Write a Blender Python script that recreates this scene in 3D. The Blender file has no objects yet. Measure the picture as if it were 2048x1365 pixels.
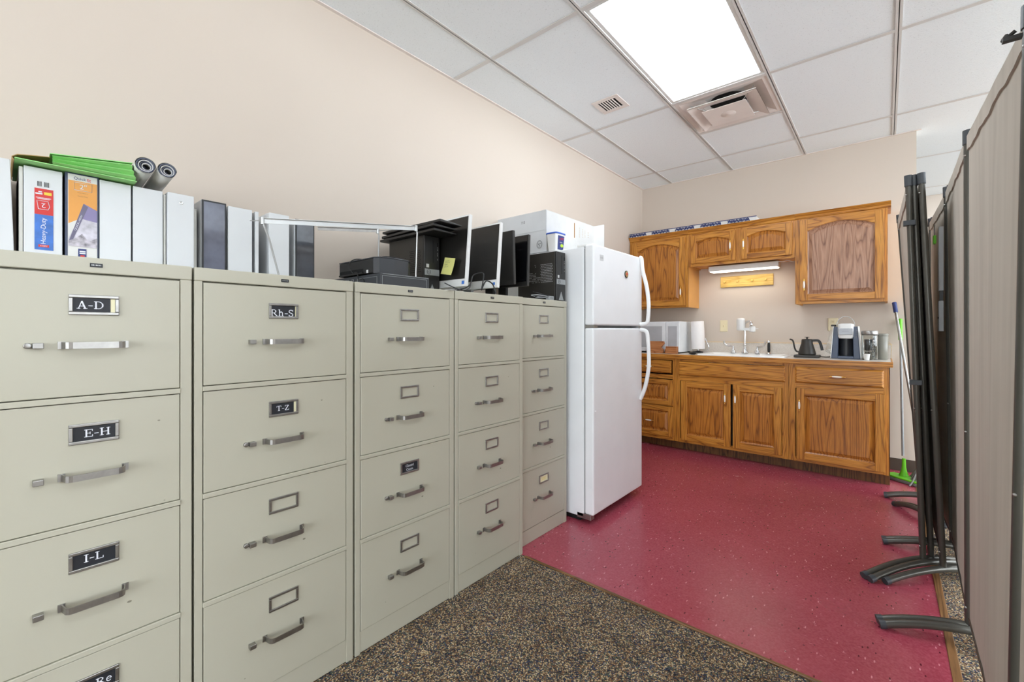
import bpy, math, random
from mathutils import Matrix, Vector
PI = math.pi
S = bpy.context.scene
C = S.collection
random.seed(7)

# ------------------------------------------------------------------ camera
YAW = 0.7055
cam = bpy.data.objects.new('camera', bpy.data.cameras.new('camera'))
C.objects.link(cam)
cam.location = (0, 0, 1.1513)
cam.rotation_euler = (PI / 2, 0, YAW)
cam.data.sensor_fit = 'HORIZONTAL'
cam.data.sensor_width = 36.0
cam.data.lens = 876.5 / 2048 * 36.0
cam.data.shift_y = -(682.5 - 660.4) / 2048
cam.data.clip_start = 0.02
S.camera = cam
# ------------------------------------------------------------------ world + exposure
S.view_settings.view_transform = 'Standard'
S.view_settings.look = 'None'
S.view_settings.exposure = 1.04
S.view_settings.gamma = 1.0
S.view_settings.use_curve_mapping = False
w = bpy.data.worlds.new('world'); S.world = w; w.use_nodes = True
w.node_tree.nodes['Background'].inputs[0].default_value = (0.9, 0.95, 1, 1)
w.node_tree.nodes['Background'].inputs[1].default_value = 0.3
TROFFER = 5.6          # radiance of the ceiling light lenses
FILL_WINDOW = 4.7           # radiance of the unseen glazing added as fill light

# ------------------------------------------------------------------ colour + materials
def lin(c):
    return tuple(((v / 255) / 12.92 if v / 255 <= .04045 else ((v / 255 + .055) / 1.055) ** 2.4) for v in c) + (1,)

class NT:
    def __init__(s, name):
        s.m = bpy.data.materials.new(name); s.m.use_nodes = True
        s.t = s.m.node_tree; s.n = s.t.nodes; s.l = s.t.links
        s.b = s.n['Principled BSDF']
    def node(s, typ, **kw):
        n = s.n.new(typ)
        for k, v in kw.items():
            if k in n.inputs: n.inputs[k].default_value = v
            else: setattr(n, k, v)
        return n
    def link(s, a, b): s.l.new(a, b)
    def coord(s, scale=(1, 1, 1), kind='Object', rot=(0, 0, 0)):
        tc = s.n.new('ShaderNodeTexCoord'); mp = s.n.new('ShaderNodeMapping')
        mp.inputs['Scale'].default_value = scale; mp.inputs['Rotation'].default_value = rot
        s.link(tc.outputs[kind], mp.inputs['Vector']); return mp.outputs['Vector']
    def ramp(s, fac, stops, interp='LINEAR'):
        r = s.n.new('ShaderNodeValToRGB'); r.color_ramp.interpolation = interp
        els = r.color_ramp.elements
        while len(els) < len(stops): els.new(0.5)
        for e, (p, c) in zip(els, stops): e.position = p; e.color = lin(c)
        s.link(fac, r.inputs[0]); return r.outputs[0]
    def mix(s, f, a, b, mode='MIX'):
        m = s.n.new('ShaderNodeMix'); m.data_type = 'RGBA'; m.blend_type = mode
        for sock, v in ((m.inputs[0], f), (m.inputs[6], a), (m.inputs[7], b)):
            if hasattr(v, 'links'): s.link(v, sock)
            else: sock.default_value = v
        return m.outputs[2]
    def bump(s, h, strength=.2, dist=.002):
        b = s.n.new('ShaderNodeBump'); b.inputs['Strength'].default_value = strength
        b.inputs['Distance'].default_value = dist
        s.link(h, b.inputs['Height']); s.link(b.outputs[0], s.b.inputs['Normal'])

def plain(name, c, rough=.5, metal=0, noise=0.04, nscale=6, bump=0, bscale=200, spec=.5, coat=0, emit=None, es=0, alpha=1, trans=0, ior=1.45):
    t = NT(name); b = t.b
    b.inputs['Roughness'].default_value = rough; b.inputs['Metallic'].default_value = metal
    b.inputs['Specular IOR Level'].default_value = spec
    b.inputs['Coat Weight'].default_value = coat
    b.inputs['IOR'].default_value = ior
    if trans: b.inputs['Transmission Weight'].default_value = trans
    v = t.coord()
    n = t.node('ShaderNodeTexNoise', Scale=nscale, Detail=4.0); t.link(v, n.inputs['Vector'])
    d = tuple(max(0, x * (1 - noise)) for x in c); e = tuple(min(255, x * (1 + noise)) for x in c)
    col = t.ramp(n.outputs['Fac'], [(.3, d), (.7, e)])
    t.link(col, b.inputs['Base Color'])
    if bump:
        n2 = t.node('ShaderNodeTexNoise', Scale=bscale, Detail=3.0); t.link(v, n2.inputs['Vector'])
        t.bump(n2.outputs['Fac'], bump, .001)
    if emit:
        b.inputs['Emission Color'].default_value = lin(emit); b.inputs['Emission Strength'].default_value = es
    return t.m

def oak(name, axis='z', light=(216, 153, 66), mid=(200, 135, 52), dark=(150, 94, 36), rough=.32):
    t = NT(name)
    sc = {'z': (11, 11, .9), 'x': (.9, 11, 11), 'y': (11, .9, 11)}[axis]
    oi = t.n.new('ShaderNodeObjectInfo'); tc = t.n.new('ShaderNodeTexCoord')
    add = t.node('ShaderNodeVectorMath', operation='ADD'); mul = t.node('ShaderNodeVectorMath', operation='MULTIPLY')
    sca = t.node('ShaderNodeVectorMath', operation='SCALE'); cmb = t.n.new('ShaderNodeCombineXYZ')
    for i in range(3): t.link(oi.outputs['Random'], cmb.inputs[i])
    t.link(cmb.outputs[0], sca.inputs[0]); sca.inputs['Scale'].default_value = 9.0
    mul.inputs[1].default_value = sc
    t.link(tc.outputs['Object'], mul.inputs[0]); t.link(mul.outputs[0], add.inputs[0]); t.link(sca.outputs[0], add.inputs[1])
    n = t.node('ShaderNodeTexNoise', Scale=1.0, Detail=1.5, Roughness=.45); t.link(add.outputs[0], n.inputs['Vector'])
    m = t.node('ShaderNodeMath', operation='MULTIPLY'); m.inputs[1].default_value = 13.0; t.link(n.outputs['Fac'], m.inputs[0])
    fr = t.node('ShaderNodeMath', operation='FRACT'); t.link(m.outputs[0], fr.inputs[0])
    col = t.ramp(fr.outputs[0], [(0, dark), (.16, mid), (.55, light), (.88, mid), (1, dark)])
    # fine pores running with the grain
    sc2 = {'z': (420, 420, 9), 'x': (9, 420, 420), 'y': (420, 9, 420)}[axis]
    mp = t.coord(sc2); n2 = t.node('ShaderNodeTexNoise', Scale=1.0, Detail=2.0); t.link(mp, n2.inputs['Vector'])
    pore = t.ramp(n2.outputs['Fac'], [(.36, (90, 60, 40)), (.5, (255, 255, 255))])
    col2 = t.mix(.38, col, pore, 'MULTIPLY')
    n3 = t.node('ShaderNodeTexNoise', Scale=2.0, Detail=2.0); t.link(t.coord((1, 1, 1)), n3.inputs['Vector'])
    tone = t.ramp(n3.outputs['Fac'], [(.3, (226, 214, 205)), (.7, (255, 255, 255))])
    t.link(t.mix(.8, col2, tone, 'MULTIPLY'), t.b.inputs['Base Color'])
    t.b.inputs['Roughness'].default_value = rough; t.b.inputs['Specular IOR Level'].default_value = .38; t.b.inputs['Coat Weight'].default_value = 0.0
    t.b.inputs['Coat Roughness'].default_value = .18
    t.bump(n2.outputs['Fac'], .15, .0006)
    return t.m

M = {}
def mk_wall():
    t = NT('wall_paint')
    v = t.coord((1, 1, 1), 'Object')
    n = t.node('ShaderNodeTexNoise', Scale=.7, Detail=2.0); t.link(v, n.inputs['Vector'])
    t.link(t.ramp(n.outputs['Fac'], [(.3, (205, 192, 179)), (.7, (210, 198, 185))]), t.b.inputs['Base Color'])
    n2 = t.node('ShaderNodeTexNoise', Scale=260.0, Detail=3.0); t.link(v, n2.inputs['Vector'])
    t.bump(n2.outputs['Fac'], .12, .0008); t.b.inputs['Roughness'].default_value = .75
    M['wall'] = t.m
mk_wall()
def mk_tile():
    t = NT('mineral_fibre_tile')
    v = t.coord((1, 1, 1))
    vo = t.node('ShaderNodeTexVoronoi', Scale=150.0); t.link(v, vo.inputs['Vector'])
    n = t.node('ShaderNodeTexNoise', Scale=90.0, Detail=4.0); t.link(v, n.inputs['Vector'])
    mm = t.node('ShaderNodeMath', operation='ADD'); t.link(vo.outputs['Distance'], mm.inputs[0]); t.link(n.outputs['Fac'], mm.inputs[1])
    t.link(t.ramp(mm.outputs[0], [(.50, (202, 206, 208)), (.64, (238, 243, 246)), (.9, (241, 246, 249))]), t.b.inputs['Base Color'])
    t.bump(mm.outputs[0], .35, .002); t.b.inputs['Roughness'].default_value = .95
    M['tile'] = t.m
mk_tile()
def mk_carpet():
    t = NT('speckled_carpet')
    v = t.coord((1, 1, 1))
    vo = t.node('ShaderNodeTexVoronoi', Scale=250.0); t.link(v, vo.inputs['Vector'])
    sep = t.n.new('ShaderNodeSeparateColor'); t.link(vo.outputs['Color'], sep.inputs[0])
    col = t.ramp(sep.outputs[0], [(0, (52, 56, 72)), (.15, (104, 96, 90)), (.30, (128, 106, 84)), (.44, (160, 122, 90)),
                                  (.56, (98, 112, 100)), (.66, (208, 184, 144)), (.8, (232, 212, 176)), (.9, (78, 88, 116)), (1, (160, 92, 80))], 'CONSTANT')
    n = t.node('ShaderNodeTexNoise', Scale=9.0, Detail=3.0); t.link(v, n.inputs['Vector'])
    tone = t.ramp(n.outputs['Fac'], [(.3, (215, 210, 205)), (.7, (255, 255, 255))])
    dist = t.ramp(vo.outputs['Distance'], [(.2, (255, 255, 255)), (.9, (170, 166, 160))])
    t.link(t.mix(1.0, t.mix(1.0, col, tone, 'MULTIPLY'), dist, 'MULTIPLY'), t.b.inputs['Base Color'])
    t.b.inputs['Roughness'].default_value = 1.0; t.b.inputs['Specular IOR Level'].default_value = .1
    n2 = t.node('ShaderNodeTexNoise', Scale=320.0, Detail=3.0); t.link(v, n2.inputs['Vector'])
    t.bump(n2.outputs['Fac'], .9, .004)
    M['carpet'] = t.m
mk_carpet()
def mk_vinyl():
    t = NT('crimson_flecked_vinyl')
    v = t.coord((1, 1, 1))
    n = t.node('ShaderNodeTexNoise', Scale=2.2, Detail=3.0); t.link(v, n.inputs['Vector'])
    base = t.ramp(n.outputs['Fac'], [(.3, (150, 58, 74)), (.7, (164, 68, 84))])
    nd = t.node('ShaderNodeTexNoise', Scale=120.0, Detail=4.0); t.link(v, nd.inputs['Vector'])
    base = t.mix(.35, base, t.ramp(nd.outputs['Fac'], [(.35, (138, 50, 64)), (.7, (184, 96, 108))]))
    def flecks(base, scale, rot, thr, c, keep=.22):
        mp = t.coord(scale, 'Object', (0, 0, rot))
        vo = t.node('ShaderNodeTexVoronoi', Scale=1.0); t.link(mp, vo.inputs['Vector'])
        sp = t.n.new('ShaderNodeSeparateColor'); t.link(vo.outputs['Color'], sp.inputs[0])
        a = t.node('ShaderNodeMath', operation='LESS_THAN'); t.link(vo.outputs['Distance'], a.inputs[0]); a.inputs[1].default_value = thr
        b = t.node('ShaderNodeMath', operation='LESS_THAN'); t.link(sp.outputs[1], b.inputs[0]); b.inputs[1].default_value = keep
        m2 = t.node('ShaderNodeMath', operation='MULTIPLY'); t.link(a.outputs[0], m2.inputs[0]); t.link(b.outputs[0], m2.inputs[1])
        return t.mix(m2.outputs[0], base, lin(c))
    base = flecks(base, (70, 22, 40), .5, .17, (205, 128, 138))
    base = flecks(base, (26, 80, 40), -.3, .15, (196, 112, 124))
    base = flecks(base, (26, 9, 40), .9, .035, (222, 176, 176), .2)
    base = flecks(base, (60, 24, 40), 1.2, .16, (86, 20, 34))
    base = flecks(base, (30, 34, 40), .2, .10, (72, 30, 42), .2)
    t.link(base, t.b.inputs['Base Color'])
    n3 = t.node('ShaderNodeTexNoise', Scale=3.0, Detail=5.0); t.link(v, n3.inputs['Vector'])
    rr = t.n.new('ShaderNodeMapRange'); rr.inputs['To Min'].default_value = .14; rr.inputs['To Max'].default_value = .34
    t.link(n3.outputs['Fac'], rr.inputs['Value']); t.link(rr.outputs[0], t.b.inputs['Roughness'])
    n4 = t.node('ShaderNodeTexNoise', Scale=22.0, Detail=2.0); t.link(v, n4.inputs['Vector'])
    t.bump(n4.outputs['Fac'], .08, .003)
    M['vinyl'] = t.m
mk_vinyl()
def mk_cab():
    t = NT('putty_enamel')
    v = t.coord((1, 1, 1))
    n = t.node('ShaderNodeTexNoise', Scale=1.5, Detail=3.0); t.link(v, n.inputs['Vector'])
    base = t.ramp(n.outputs['Fac'], [(.3, (182, 178, 161)), (.7, (188, 185, 168))])
    mp = t.coord((9, 9, 16), 'Object', (.3, .2, .5))
    vo = t.node('ShaderNodeTexVoronoi', Scale=1.0); t.link(mp, vo.inputs['Vector'])
    sp = t.n.new('ShaderNodeSeparateColor'); t.link(vo.outputs['Color'], sp.inputs[0])
    n2 = t.node('ShaderNodeTexNoise', Scale=60.0, Detail=2.0); t.link(v, n2.inputs['Vector'])
    ad = t.node('ShaderNodeMath', operation='MULTIPLY'); t.link(vo.outputs['Distance'], ad.inputs[0]); t.link(n2.outputs['Fac'], ad.inputs[1])
    a = t.node('ShaderNodeMath', operation='LESS_THAN'); t.link(ad.outputs[0], a.inputs[0]); a.inputs[1].default_value = .016
    b = t.node('ShaderNodeMath', operation='LESS_THAN'); t.link(sp.outputs[0], b.inputs[0]); b.inputs[1].default_value = .16
    m2 = t.node('ShaderNodeMath', operation='MULTIPLY'); t.link(a.outputs[0], m2.inputs[0]); t.link(b.outputs[0], m2.inputs[1])
    t.link(t.mix(m2.outputs[0], base, lin((128, 124, 108))), t.b.inputs['Base Color'])
    t.b.inputs['Roughness'].default_value = .42
    n5 = t.node('ShaderNodeTexNoise', Scale=500.0, Detail=2.0); t.link(v, n5.inputs['Vector']); t.bump(n5.outputs['Fac'], .06, .0004)
    M['cab'] = t.m
mk_cab()
def mk_fabric():
    t = NT('partition_fabric')
    v = t.coord((1, 1, 1))
    wv = t.node('ShaderNodeTexWave', Scale=220.0, Distortion=1.0); wv.bands_direction = 'Z'; t.link(v, wv.inputs['Vector'])
    n = t.node('ShaderNodeTexNoise', Scale=3.0, Detail=3.0); t.link(t.coord((6, 6, .3)), n.inputs['Vector'])
    t.link(t.ramp(n.outputs['Fac'], [(.3, (178, 170, 158)), (.7, (192, 184, 172))]), t.b.inputs['Base Color'])
    n2 = t.node('ShaderNodeTexNoise', Scale=700.0, Detail=2.0); t.link(v, n2.inputs['Vector'])
    t.bump(n2.outputs['Fac'], .25, .0008); t.b.inputs['Roughness'].default_value = .9
    M['fabric'] = t.m
mk_fabric()
def mk_counter():
    t = NT('speckled_laminate')
    v = t.coord((1, 1, 1))
    n = t.node('ShaderNodeTexNoise', Scale=180.0, Detail=3.0); t.link(v, n.inputs['Vector'])
    t.link(t.ramp(n.outputs['Fac'], [(.3, (206, 197, 186)), (.5, (216, 208, 198)), (.7, (222, 215, 206))]), t.b.inputs['Base Color'])
    t.b.inputs['Roughness'].default_value = .25
    M['laminate'] = t.m
mk_counter()
M['oakv'] = oak('oak_vertical_grain', 'z'); M['oakh'] = oak('oak_horizontal_grain', 'x')
M['oakpanel'] = oak('oak_panel_veneer', 'z', (200, 134, 56), (182, 116, 44), (132, 80, 32), .30)
M['oakpanelglare'] = oak('oak_panel_glare_tint', 'z', (188, 148, 122), (174, 132, 106), (138, 100, 80), .3)  # oak panel with the pinkish-grey glare put into its colour
M['oakside'] = plain('maple_side_veneer', (214, 156, 84), .45, noise=.03)
M['kick'] = oak('dark_shaded_woodgrain_vinyl', 'z', (122, 84, 46), (104, 70, 38), (70, 46, 24), .5)  # dark oak vinyl, with toe-space shade also put into its brown
M['pine'] = oak('pine_board', 'x', (240, 208, 124), (236, 202, 114), (222, 184, 94), .4)
M['beech'] = oak('beech_block', 'x', (204, 142, 92), (190, 126, 78), (150, 92, 54), .4)
M['strip'] = oak('brown_floor_trim', 'x', (140, 104, 66), (122, 88, 54), (92, 64, 38), .4)
M['stripy'] = oak('brown_floor_trim_long', 'y', (140, 104, 66), (122, 88, 54), (92, 64, 38), .4)
M['trimwood'] = plain('backsplash_edge', (226, 200, 158), .5)
M['grid'] = plain('grid_bar_enamel', (214, 211, 208), .45, noise=.01)
M['white'] = plain('white_enamel', (228, 228, 226), .3, noise=.01)
M['fridge'] = plain('fridge_enamel', (238, 240, 242), .32, noise=.008, bump=.12, bscale=350)
M['gasket'] = plain('grey_gasket', (150, 150, 150), .6)
M['bindw'] = plain('white_vinyl', (214, 216, 218), .3, noise=.01)
M['bindw2'] = plain('offwhite_vinyl', (222, 220, 212), .4, noise=.02)
M['bindb'] = plain('black_vinyl', (40, 41, 44), .35, noise=.05)
M['bindn'] = plain('navy_vinyl', (56, 66, 92), .3, noise=.05)
M['clearb'] = plain('slate_spine_insert', (104, 107, 122), .14, noise=.15, nscale=9, coat=.6, bump=.5, bscale=26)
M['clearb2'] = plain('charcoal_spine_insert', (70, 73, 80), .12, noise=.2, nscale=9, coat=.6, bump=.6, bscale=30)
M['steel'] = plain('brushed_steel', (160, 158, 155), .38, 1.0, noise=.05, nscale=60)
M['chrome'] = plain('chrome', (225, 225, 226), .08, 1.0, noise=.01)
M['zinc'] = plain('zinc_wire', (196, 198, 198), .35, .8)
M['brass'] = plain('brass', (222, 178, 96), .22, 1.0)
M['porc'] = plain('porcelain', (244, 238, 226), .15)
M['enamel'] = plain('sink_enamel', (240, 240, 238), .12, noise=.01)
M['black'] = plain('black_plastic', (38, 37, 36), .4, noise=.04)
M['blackm'] = plain('black_painted_metal', (50, 47, 43), .45, noise=.04, bump=.1)
M['blacks'] = plain('dark_slate_plastic', (56, 58, 62), .35, noise=.04)
M['screen'] = plain('screen_glass', (30, 28, 26), .28, noise=.02, spec=.6)
M['screenb'] = plain('unlit_screen_glass', (12, 12, 15), .12, noise=.02, spec=.6)
M['hole'] = plain('dark_void', (10, 10, 10), .9, noise=0)
M['greyp'] = plain('grey_plastic', (150, 153, 154), .35)
M['lgrey'] = plain('light_grey_print', (206, 207, 207), .5)
M['frame'] = plain('bronze_grey_tube', (84, 82, 76), .34, .45, noise=.03)
M['capb'] = plain('tube_end_cap', (62, 66, 70), .45)
M['green'] = plain('lime_green_card', (152, 216, 132), .55, noise=.05)
M['greenp'] = plain('lime_green_plastic', (110, 200, 40), .35)
M['tan'] = plain('tan_card', (176, 144, 94), .8, noise=.08)
M['paper'] = plain('white_paper', (222, 221, 218), .8, noise=.02)
M['paperb'] = plain('slate_print', (74, 80, 98), .5)
M['cream'] = plain('cream_card', (232, 226, 190), .8)
M['yellow'] = plain('yellow_note_paper', (214, 212, 132), .8)
M['ink'] = plain('black_card', (34, 36, 42), .5)
M['inkw'] = plain('white_ink', (226, 228, 236), .6)
M['inkg'] = plain('grey_ink', (110, 112, 114), .7)
M['red'] = plain('red_print', (206, 46, 42), .4)
M['blue'] = plain('blue_print', (58, 110, 190), .4, noise=.1, nscale=40)
M['navy'] = plain('navy_print', (44, 56, 112), .4)
M['orange'] = plain('orange_print', (226, 156, 68), .35)
M['purple'] = plain('purple_grey_print', (104, 98, 124), .35, noise=.1)
M['mist'] = plain('misty_photo_print', (190, 186, 196), .35, noise=.18, nscale=30)
M['purple2'] = plain('lilac_print', (132, 122, 164), .35, noise=.06)
M['mist2'] = plain('rocky_photo_print', (164, 158, 166), .35, noise=.3, nscale=60)
M['silver'] = plain('silver_plastic', (158, 160, 164), .35, .3)
M['yel2'] = plain('yellow_print', (236, 206, 60), .4)
M['lime'] = plain('lime_print', (176, 206, 60), .4)
M['bluel'] = plain('blue_lid_plastic', (48, 86, 176), .35)
M['ivory'] = plain('ivory_plastic', (228, 216, 180), .4)
M['mwhite'] = plain('microwave_white', (226, 229, 232), .3)
M['mgrey'] = plain('microwave_window', (178, 180, 184), .25)
M['towel'] = plain('paper_towel', (240, 236, 234), .95, noise=.01, bump=.6, bscale=90)
M['coffeeblue'] = plain('slate_blue_plastic', (62, 74, 96), .3)
M['canister'] = plain('grey_stoneware', (128, 126, 116), .35)
M['glass'] = plain('clear_glass', (236, 238, 236), .02, trans=1.0, noise=0)
M['cord'] = plain('black_cord', (32, 32, 32), .5)
M['wcord'] = plain('grey_cord', (170, 172, 176), .5)
M['tape'] = plain('brown_tape', (150, 110, 62), .5)
M['box'] = plain('white_cardboard', (200, 199, 196), .85, noise=.03)
M['boxg'] = plain('greyish_cardboard', (206, 208, 210), .85, noise=.02)
M['pink'] = plain('diffuser_enamel', (232, 222, 216), .5, noise=.015)
M['base'] = plain('brown_cove_base', (78, 66, 56), .6)
M['lens'] = plain('prismatic_lens', (250, 250, 250), .6, emit=(236, 246, 255), es=TROFFER)
M['tube'] = plain('lamp_lens', (250, 250, 250), .5, emit=(255, 244, 226), es=3.2)
M['fillglow'] = plain('fill_light_pane', (250, 250, 250), .5, emit=(238, 247, 255), es=FILL_WINDOW)  # glow of the unseen glazing added for fill
M['mopg'] = plain('grey_microfibre', (120, 118, 114), 1.0, bump=.8, bscale=120)
M['bluegrip'] = plain('blue_grip', (44, 62, 120), .5)

# ------------------------------------------------------------------ mesh builder
class MB:
    def __init__(s): s.v = []; s.f = []; s.m = []; s.s = []; s.x = Matrix.Identity(4); s.x2 = None
    def at(s, loc=(0, 0, 0), rot=(0, 0, 0)):
        s.x = Matrix.Translation(loc) @ (Matrix.Rotation(rot[2], 4, 'Z') @ Matrix.Rotation(rot[1], 4, 'Y') @ Matrix.Rotation(rot[0], 4, 'X')); return s
    def add(s, vs, fs, mi=0, sm=False):
        o = len(s.v)
        for p in vs: s.v.append(tuple(s.x @ Vector(p)))
        for f in fs: s.f.append([i + o for i in f]); s.m.append(mi); s.s.append(sm)
        return s
    def box(s, x0, y0, z0, x1, y1, z1, mi=0):
        x0, x1 = sorted((x0, x1)); y0, y1 = sorted((y0, y1)); z0, z1 = sorted((z0, z1))
        return s.add([(x0, y0, z0), (x1, y0, z0), (x1, y1, z0), (x0, y1, z0), (x0, y0, z1), (x1, y0, z1), (x1, y1, z1), (x0, y1, z1)],
                     [(0, 3, 2, 1), (4, 5, 6, 7), (0, 1, 5, 4), (1, 2, 6, 5), (2, 3, 7, 6), (3, 0, 4, 7)], mi)
    def sweep(s, path, sec, mi=0, sm=True, cap=True, up=(0, 0, 1), closed=False):
        # sec: list of (a,b) offsets in the frame (side, up)
        P = [Vector(p) for p in path]; n = len(P); rings = []; k = len(sec)
        for i, p in enumerate(P):
            if closed: t = (P[(i + 1) % n] - P[i - 1])
            else: t = (P[min(i + 1, n - 1)] - P[max(i - 1, 0)])
            t.normalize(); u = Vector(up)
            if abs(t.dot(u)) > .98: u = Vector((1, 0, 0)) if abs(t.x) < .9 else Vector((0, 1, 0))
            a = t.cross(u); a.normalize(); b = a.cross(t)
            rings.append([tuple(p + a * q[0] + b * q[1]) for q in sec])
        vs = [v for r in rings for v in r]; fs = []
        for i in range(n if closed else n - 1):
            for j in range(k):
                a0 = i * k + j; a1 = i * k + (j + 1) % k; b0 = ((i + 1) % n) * k + j; b1 = ((i + 1) % n) * k + (j + 1) % k
                fs.append((a0, a1, b1, b0))
        s.add(vs, fs, mi, sm)
        if cap and not closed:
            s.add(rings[0], [tuple(range(k))[::-1]], mi); s.add(rings[-1], [tuple(range(k))], mi)
        return s
    def tube(s, path, r, n=8, mi=0, closed=False, cap=True):
        return s.sweep(path, [(r * math.cos(2 * PI * j / n), r * math.sin(2 * PI * j / n)) for j in range(n)], mi, True, cap, closed=closed)
    def lathe(s, prof, c=(0, 0, 0), n=20, mi=0, sm=True, axis='z', cap=True):
        vs = []; k = len(prof)
        for r, z in prof:
            for j in range(n):
                a = 2 * PI * j / n; q = (r * math.cos(a), r * math.sin(a), z)
                if axis == 'x': q = (q[2], q[0], q[1])
                if axis == 'y': q = (q[1], q[2], q[0])
                vs.append((q[0] + c[0], q[1] + c[1], q[2] + c[2]))
        fs = []
        for i in range(k - 1):
            for j in range(n):
                fs.append((i * n + j, i * n + (j + 1) % n, (i + 1) * n + (j + 1) % n, (i + 1) * n + j))
        s.add(vs, fs, mi, sm)
        if cap:
            s.add(vs[:n], [tuple(range(n))[::-1]], mi); s.add(vs[-n:], [tuple(range(n))], mi)
        return s
    def prism(s, pts, fn, d, mi=0, sm=False):
        # pts 2D polygon, fn(u,v,w)->xyz, thickness d along w
        n = len(pts)
        vs = [fn(u, v, 0) for u, v in pts] + [fn(u, v, d) for u, v in pts]
        fs = [tuple(range(n))[::-1], tuple(range(n, 2 * n))] + [(i, (i + 1) % n, n + (i + 1) % n, n + i) for i in range(n)]
        return s.add(vs, fs, mi, sm)
    def build(s, name, mats, parent=None, bevel=0, seg=2, world=False, kind=None, label=None):
        off = Vector((0, 0, 0))
        if parent is not None and world:
            q = parent
            while q is not None: off += q.location; q = q.parent
        me = bpy.data.meshes.new(name)
        me.from_pydata([tuple(Vector(p) - off) for p in s.v], [], s.f)
        if not isinstance(mats, (list, tuple)): mats = [mats]
        for m in mats: me.materials.append(m)
        for p, mi, sm in zip(me.polygons, s.m, s.s): p.material_index = mi; p.use_smooth = sm
        me.update()
        o = bpy.data.objects.new(name, me); C.objects.link(o)
        if parent is not None: o.parent = parent
        if bevel:
            b = o.modifiers.new('bevel', 'BEVEL'); b.width = bevel; b.segments = seg; b.limit_method = 'ANGLE'; b.angle_limit = math.radians(40)
        if kind: o['kind'] = kind
        if label: o['label'] = label
        return o

def tag(o, label=None, cat=None, group=None, kind=None):
    if label: o['label'] = label
    if cat: o['category'] = cat
    if group: o['group'] = group
    if kind: o['kind'] = kind
    return o
def thing(name, label, cat, loc=(0, 0, 0), rz=0, group=None):
    o = bpy.data.objects.new(name, None); C.objects.link(o); o.location = loc; o.rotation_euler = (0, 0, rz)
    o.empty_display_size = .05
    return tag(o, label, cat, group)
def copy_tree(o, parent=None):
    c = o.copy(); C.objects.link(c); c.parent = parent
    for ch in list(o.children): copy_tree(ch, c)
    return c
def arcpts(cx, cy, r, a0, a1, n, ry=None):
    ry = r if ry is None else ry
    return [(cx + r * math.cos(math.radians(a0 + (a1 - a0) * i / n)), cy + ry * math.sin(math.radians(a0 + (a1 - a0) * i / n))) for i in range(n + 1)]
def bez(p0, p1, p2, p3, n=10):
    o = []
    for i in range(n + 1):
        t = i / n; u = 1 - t
        o.append(tuple(u ** 3 * a + 3 * u * u * t * b + 3 * u * t * t * c + t ** 3 * d for a, b, c, d in zip(p0, p1, p2, p3)))
    return o
def smooth(pts, n=6):
    o = []; P = [Vector(p) for p in pts]
    for i in range(len(P) - 1):
        a = P[max(i - 1, 0)]; b = P[i]; c = P[i + 1]; d = P[min(i + 2, len(P) - 1)]
        for k in range(n):
            t = k / n
            o.append(tuple(.5 * ((2 * b) + (-a + c) * t + (2 * a - 5 * b + 4 * c - d) * t * t + (-a + 3 * b - 3 * c + d) * t ** 3)))
    o.append(tuple(P[-1])); return o

# ---- lettering: sans from the built-in font, serif from strokes
_tc = {}
def text2d(s):
    if s in _tc: return _tc[s]
    cu = bpy.data.curves.new('t', 'FONT'); cu.body = s; cu.size = 1; cu.resolution_u = 3
    o = bpy.data.objects.new('t', cu); C.objects.link(o)
    bpy.context.view_layer.update()
    me = o.evaluated_get(bpy.context.evaluated_depsgraph_get()).to_mesh()
    vs = [(v.co.x, v.co.y) for v in me.vertices]; fs = [tuple(p.vertices) for p in me.polygons]
    o.evaluated_get(bpy.context.evaluated_depsgraph_get()).to_mesh_clear()
    bpy.data.objects.remove(o); bpy.data.curves.remove(cu)
    x0 = min(v[0] for v in vs); x1 = max(v[0] for v in vs); y0 = min(v[1] for v in vs); y1 = max(v[1] for v in vs)
    _tc[s] = ([((x - x0), (y - y0)) for x, y in vs], fs, x1 - x0, y1 - y0); return _tc[s]
def put_text(mb, s, fn, cx, cy, w=None, h=None, mi=0, rot=0):
    """text centred at cx,cy on the plane fn(u,v); w/h sizes, rot in degrees"""
    vs, fs, W, H = text2d(s)
    sx = (w / W) if w else (h / H); sy = (h / H) if h else sx
    if h and not w: sx = sy
    ca, sa = math.cos(math.radians(rot)), math.sin(math.radians(rot)); out = []
    for x, y in vs:
        a = (x - W / 2) * sx; b = (y - H / 2) * sy
        out.append(fn(cx + a * ca - b * sa, cy + a * sa + b * ca))
    mb.add(out, fs, mi)
def _arc(cx, cy, rx, ry, a0, a1, n=8): return arcpts(cx, cy, rx, a0, a1, n, ry)
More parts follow.
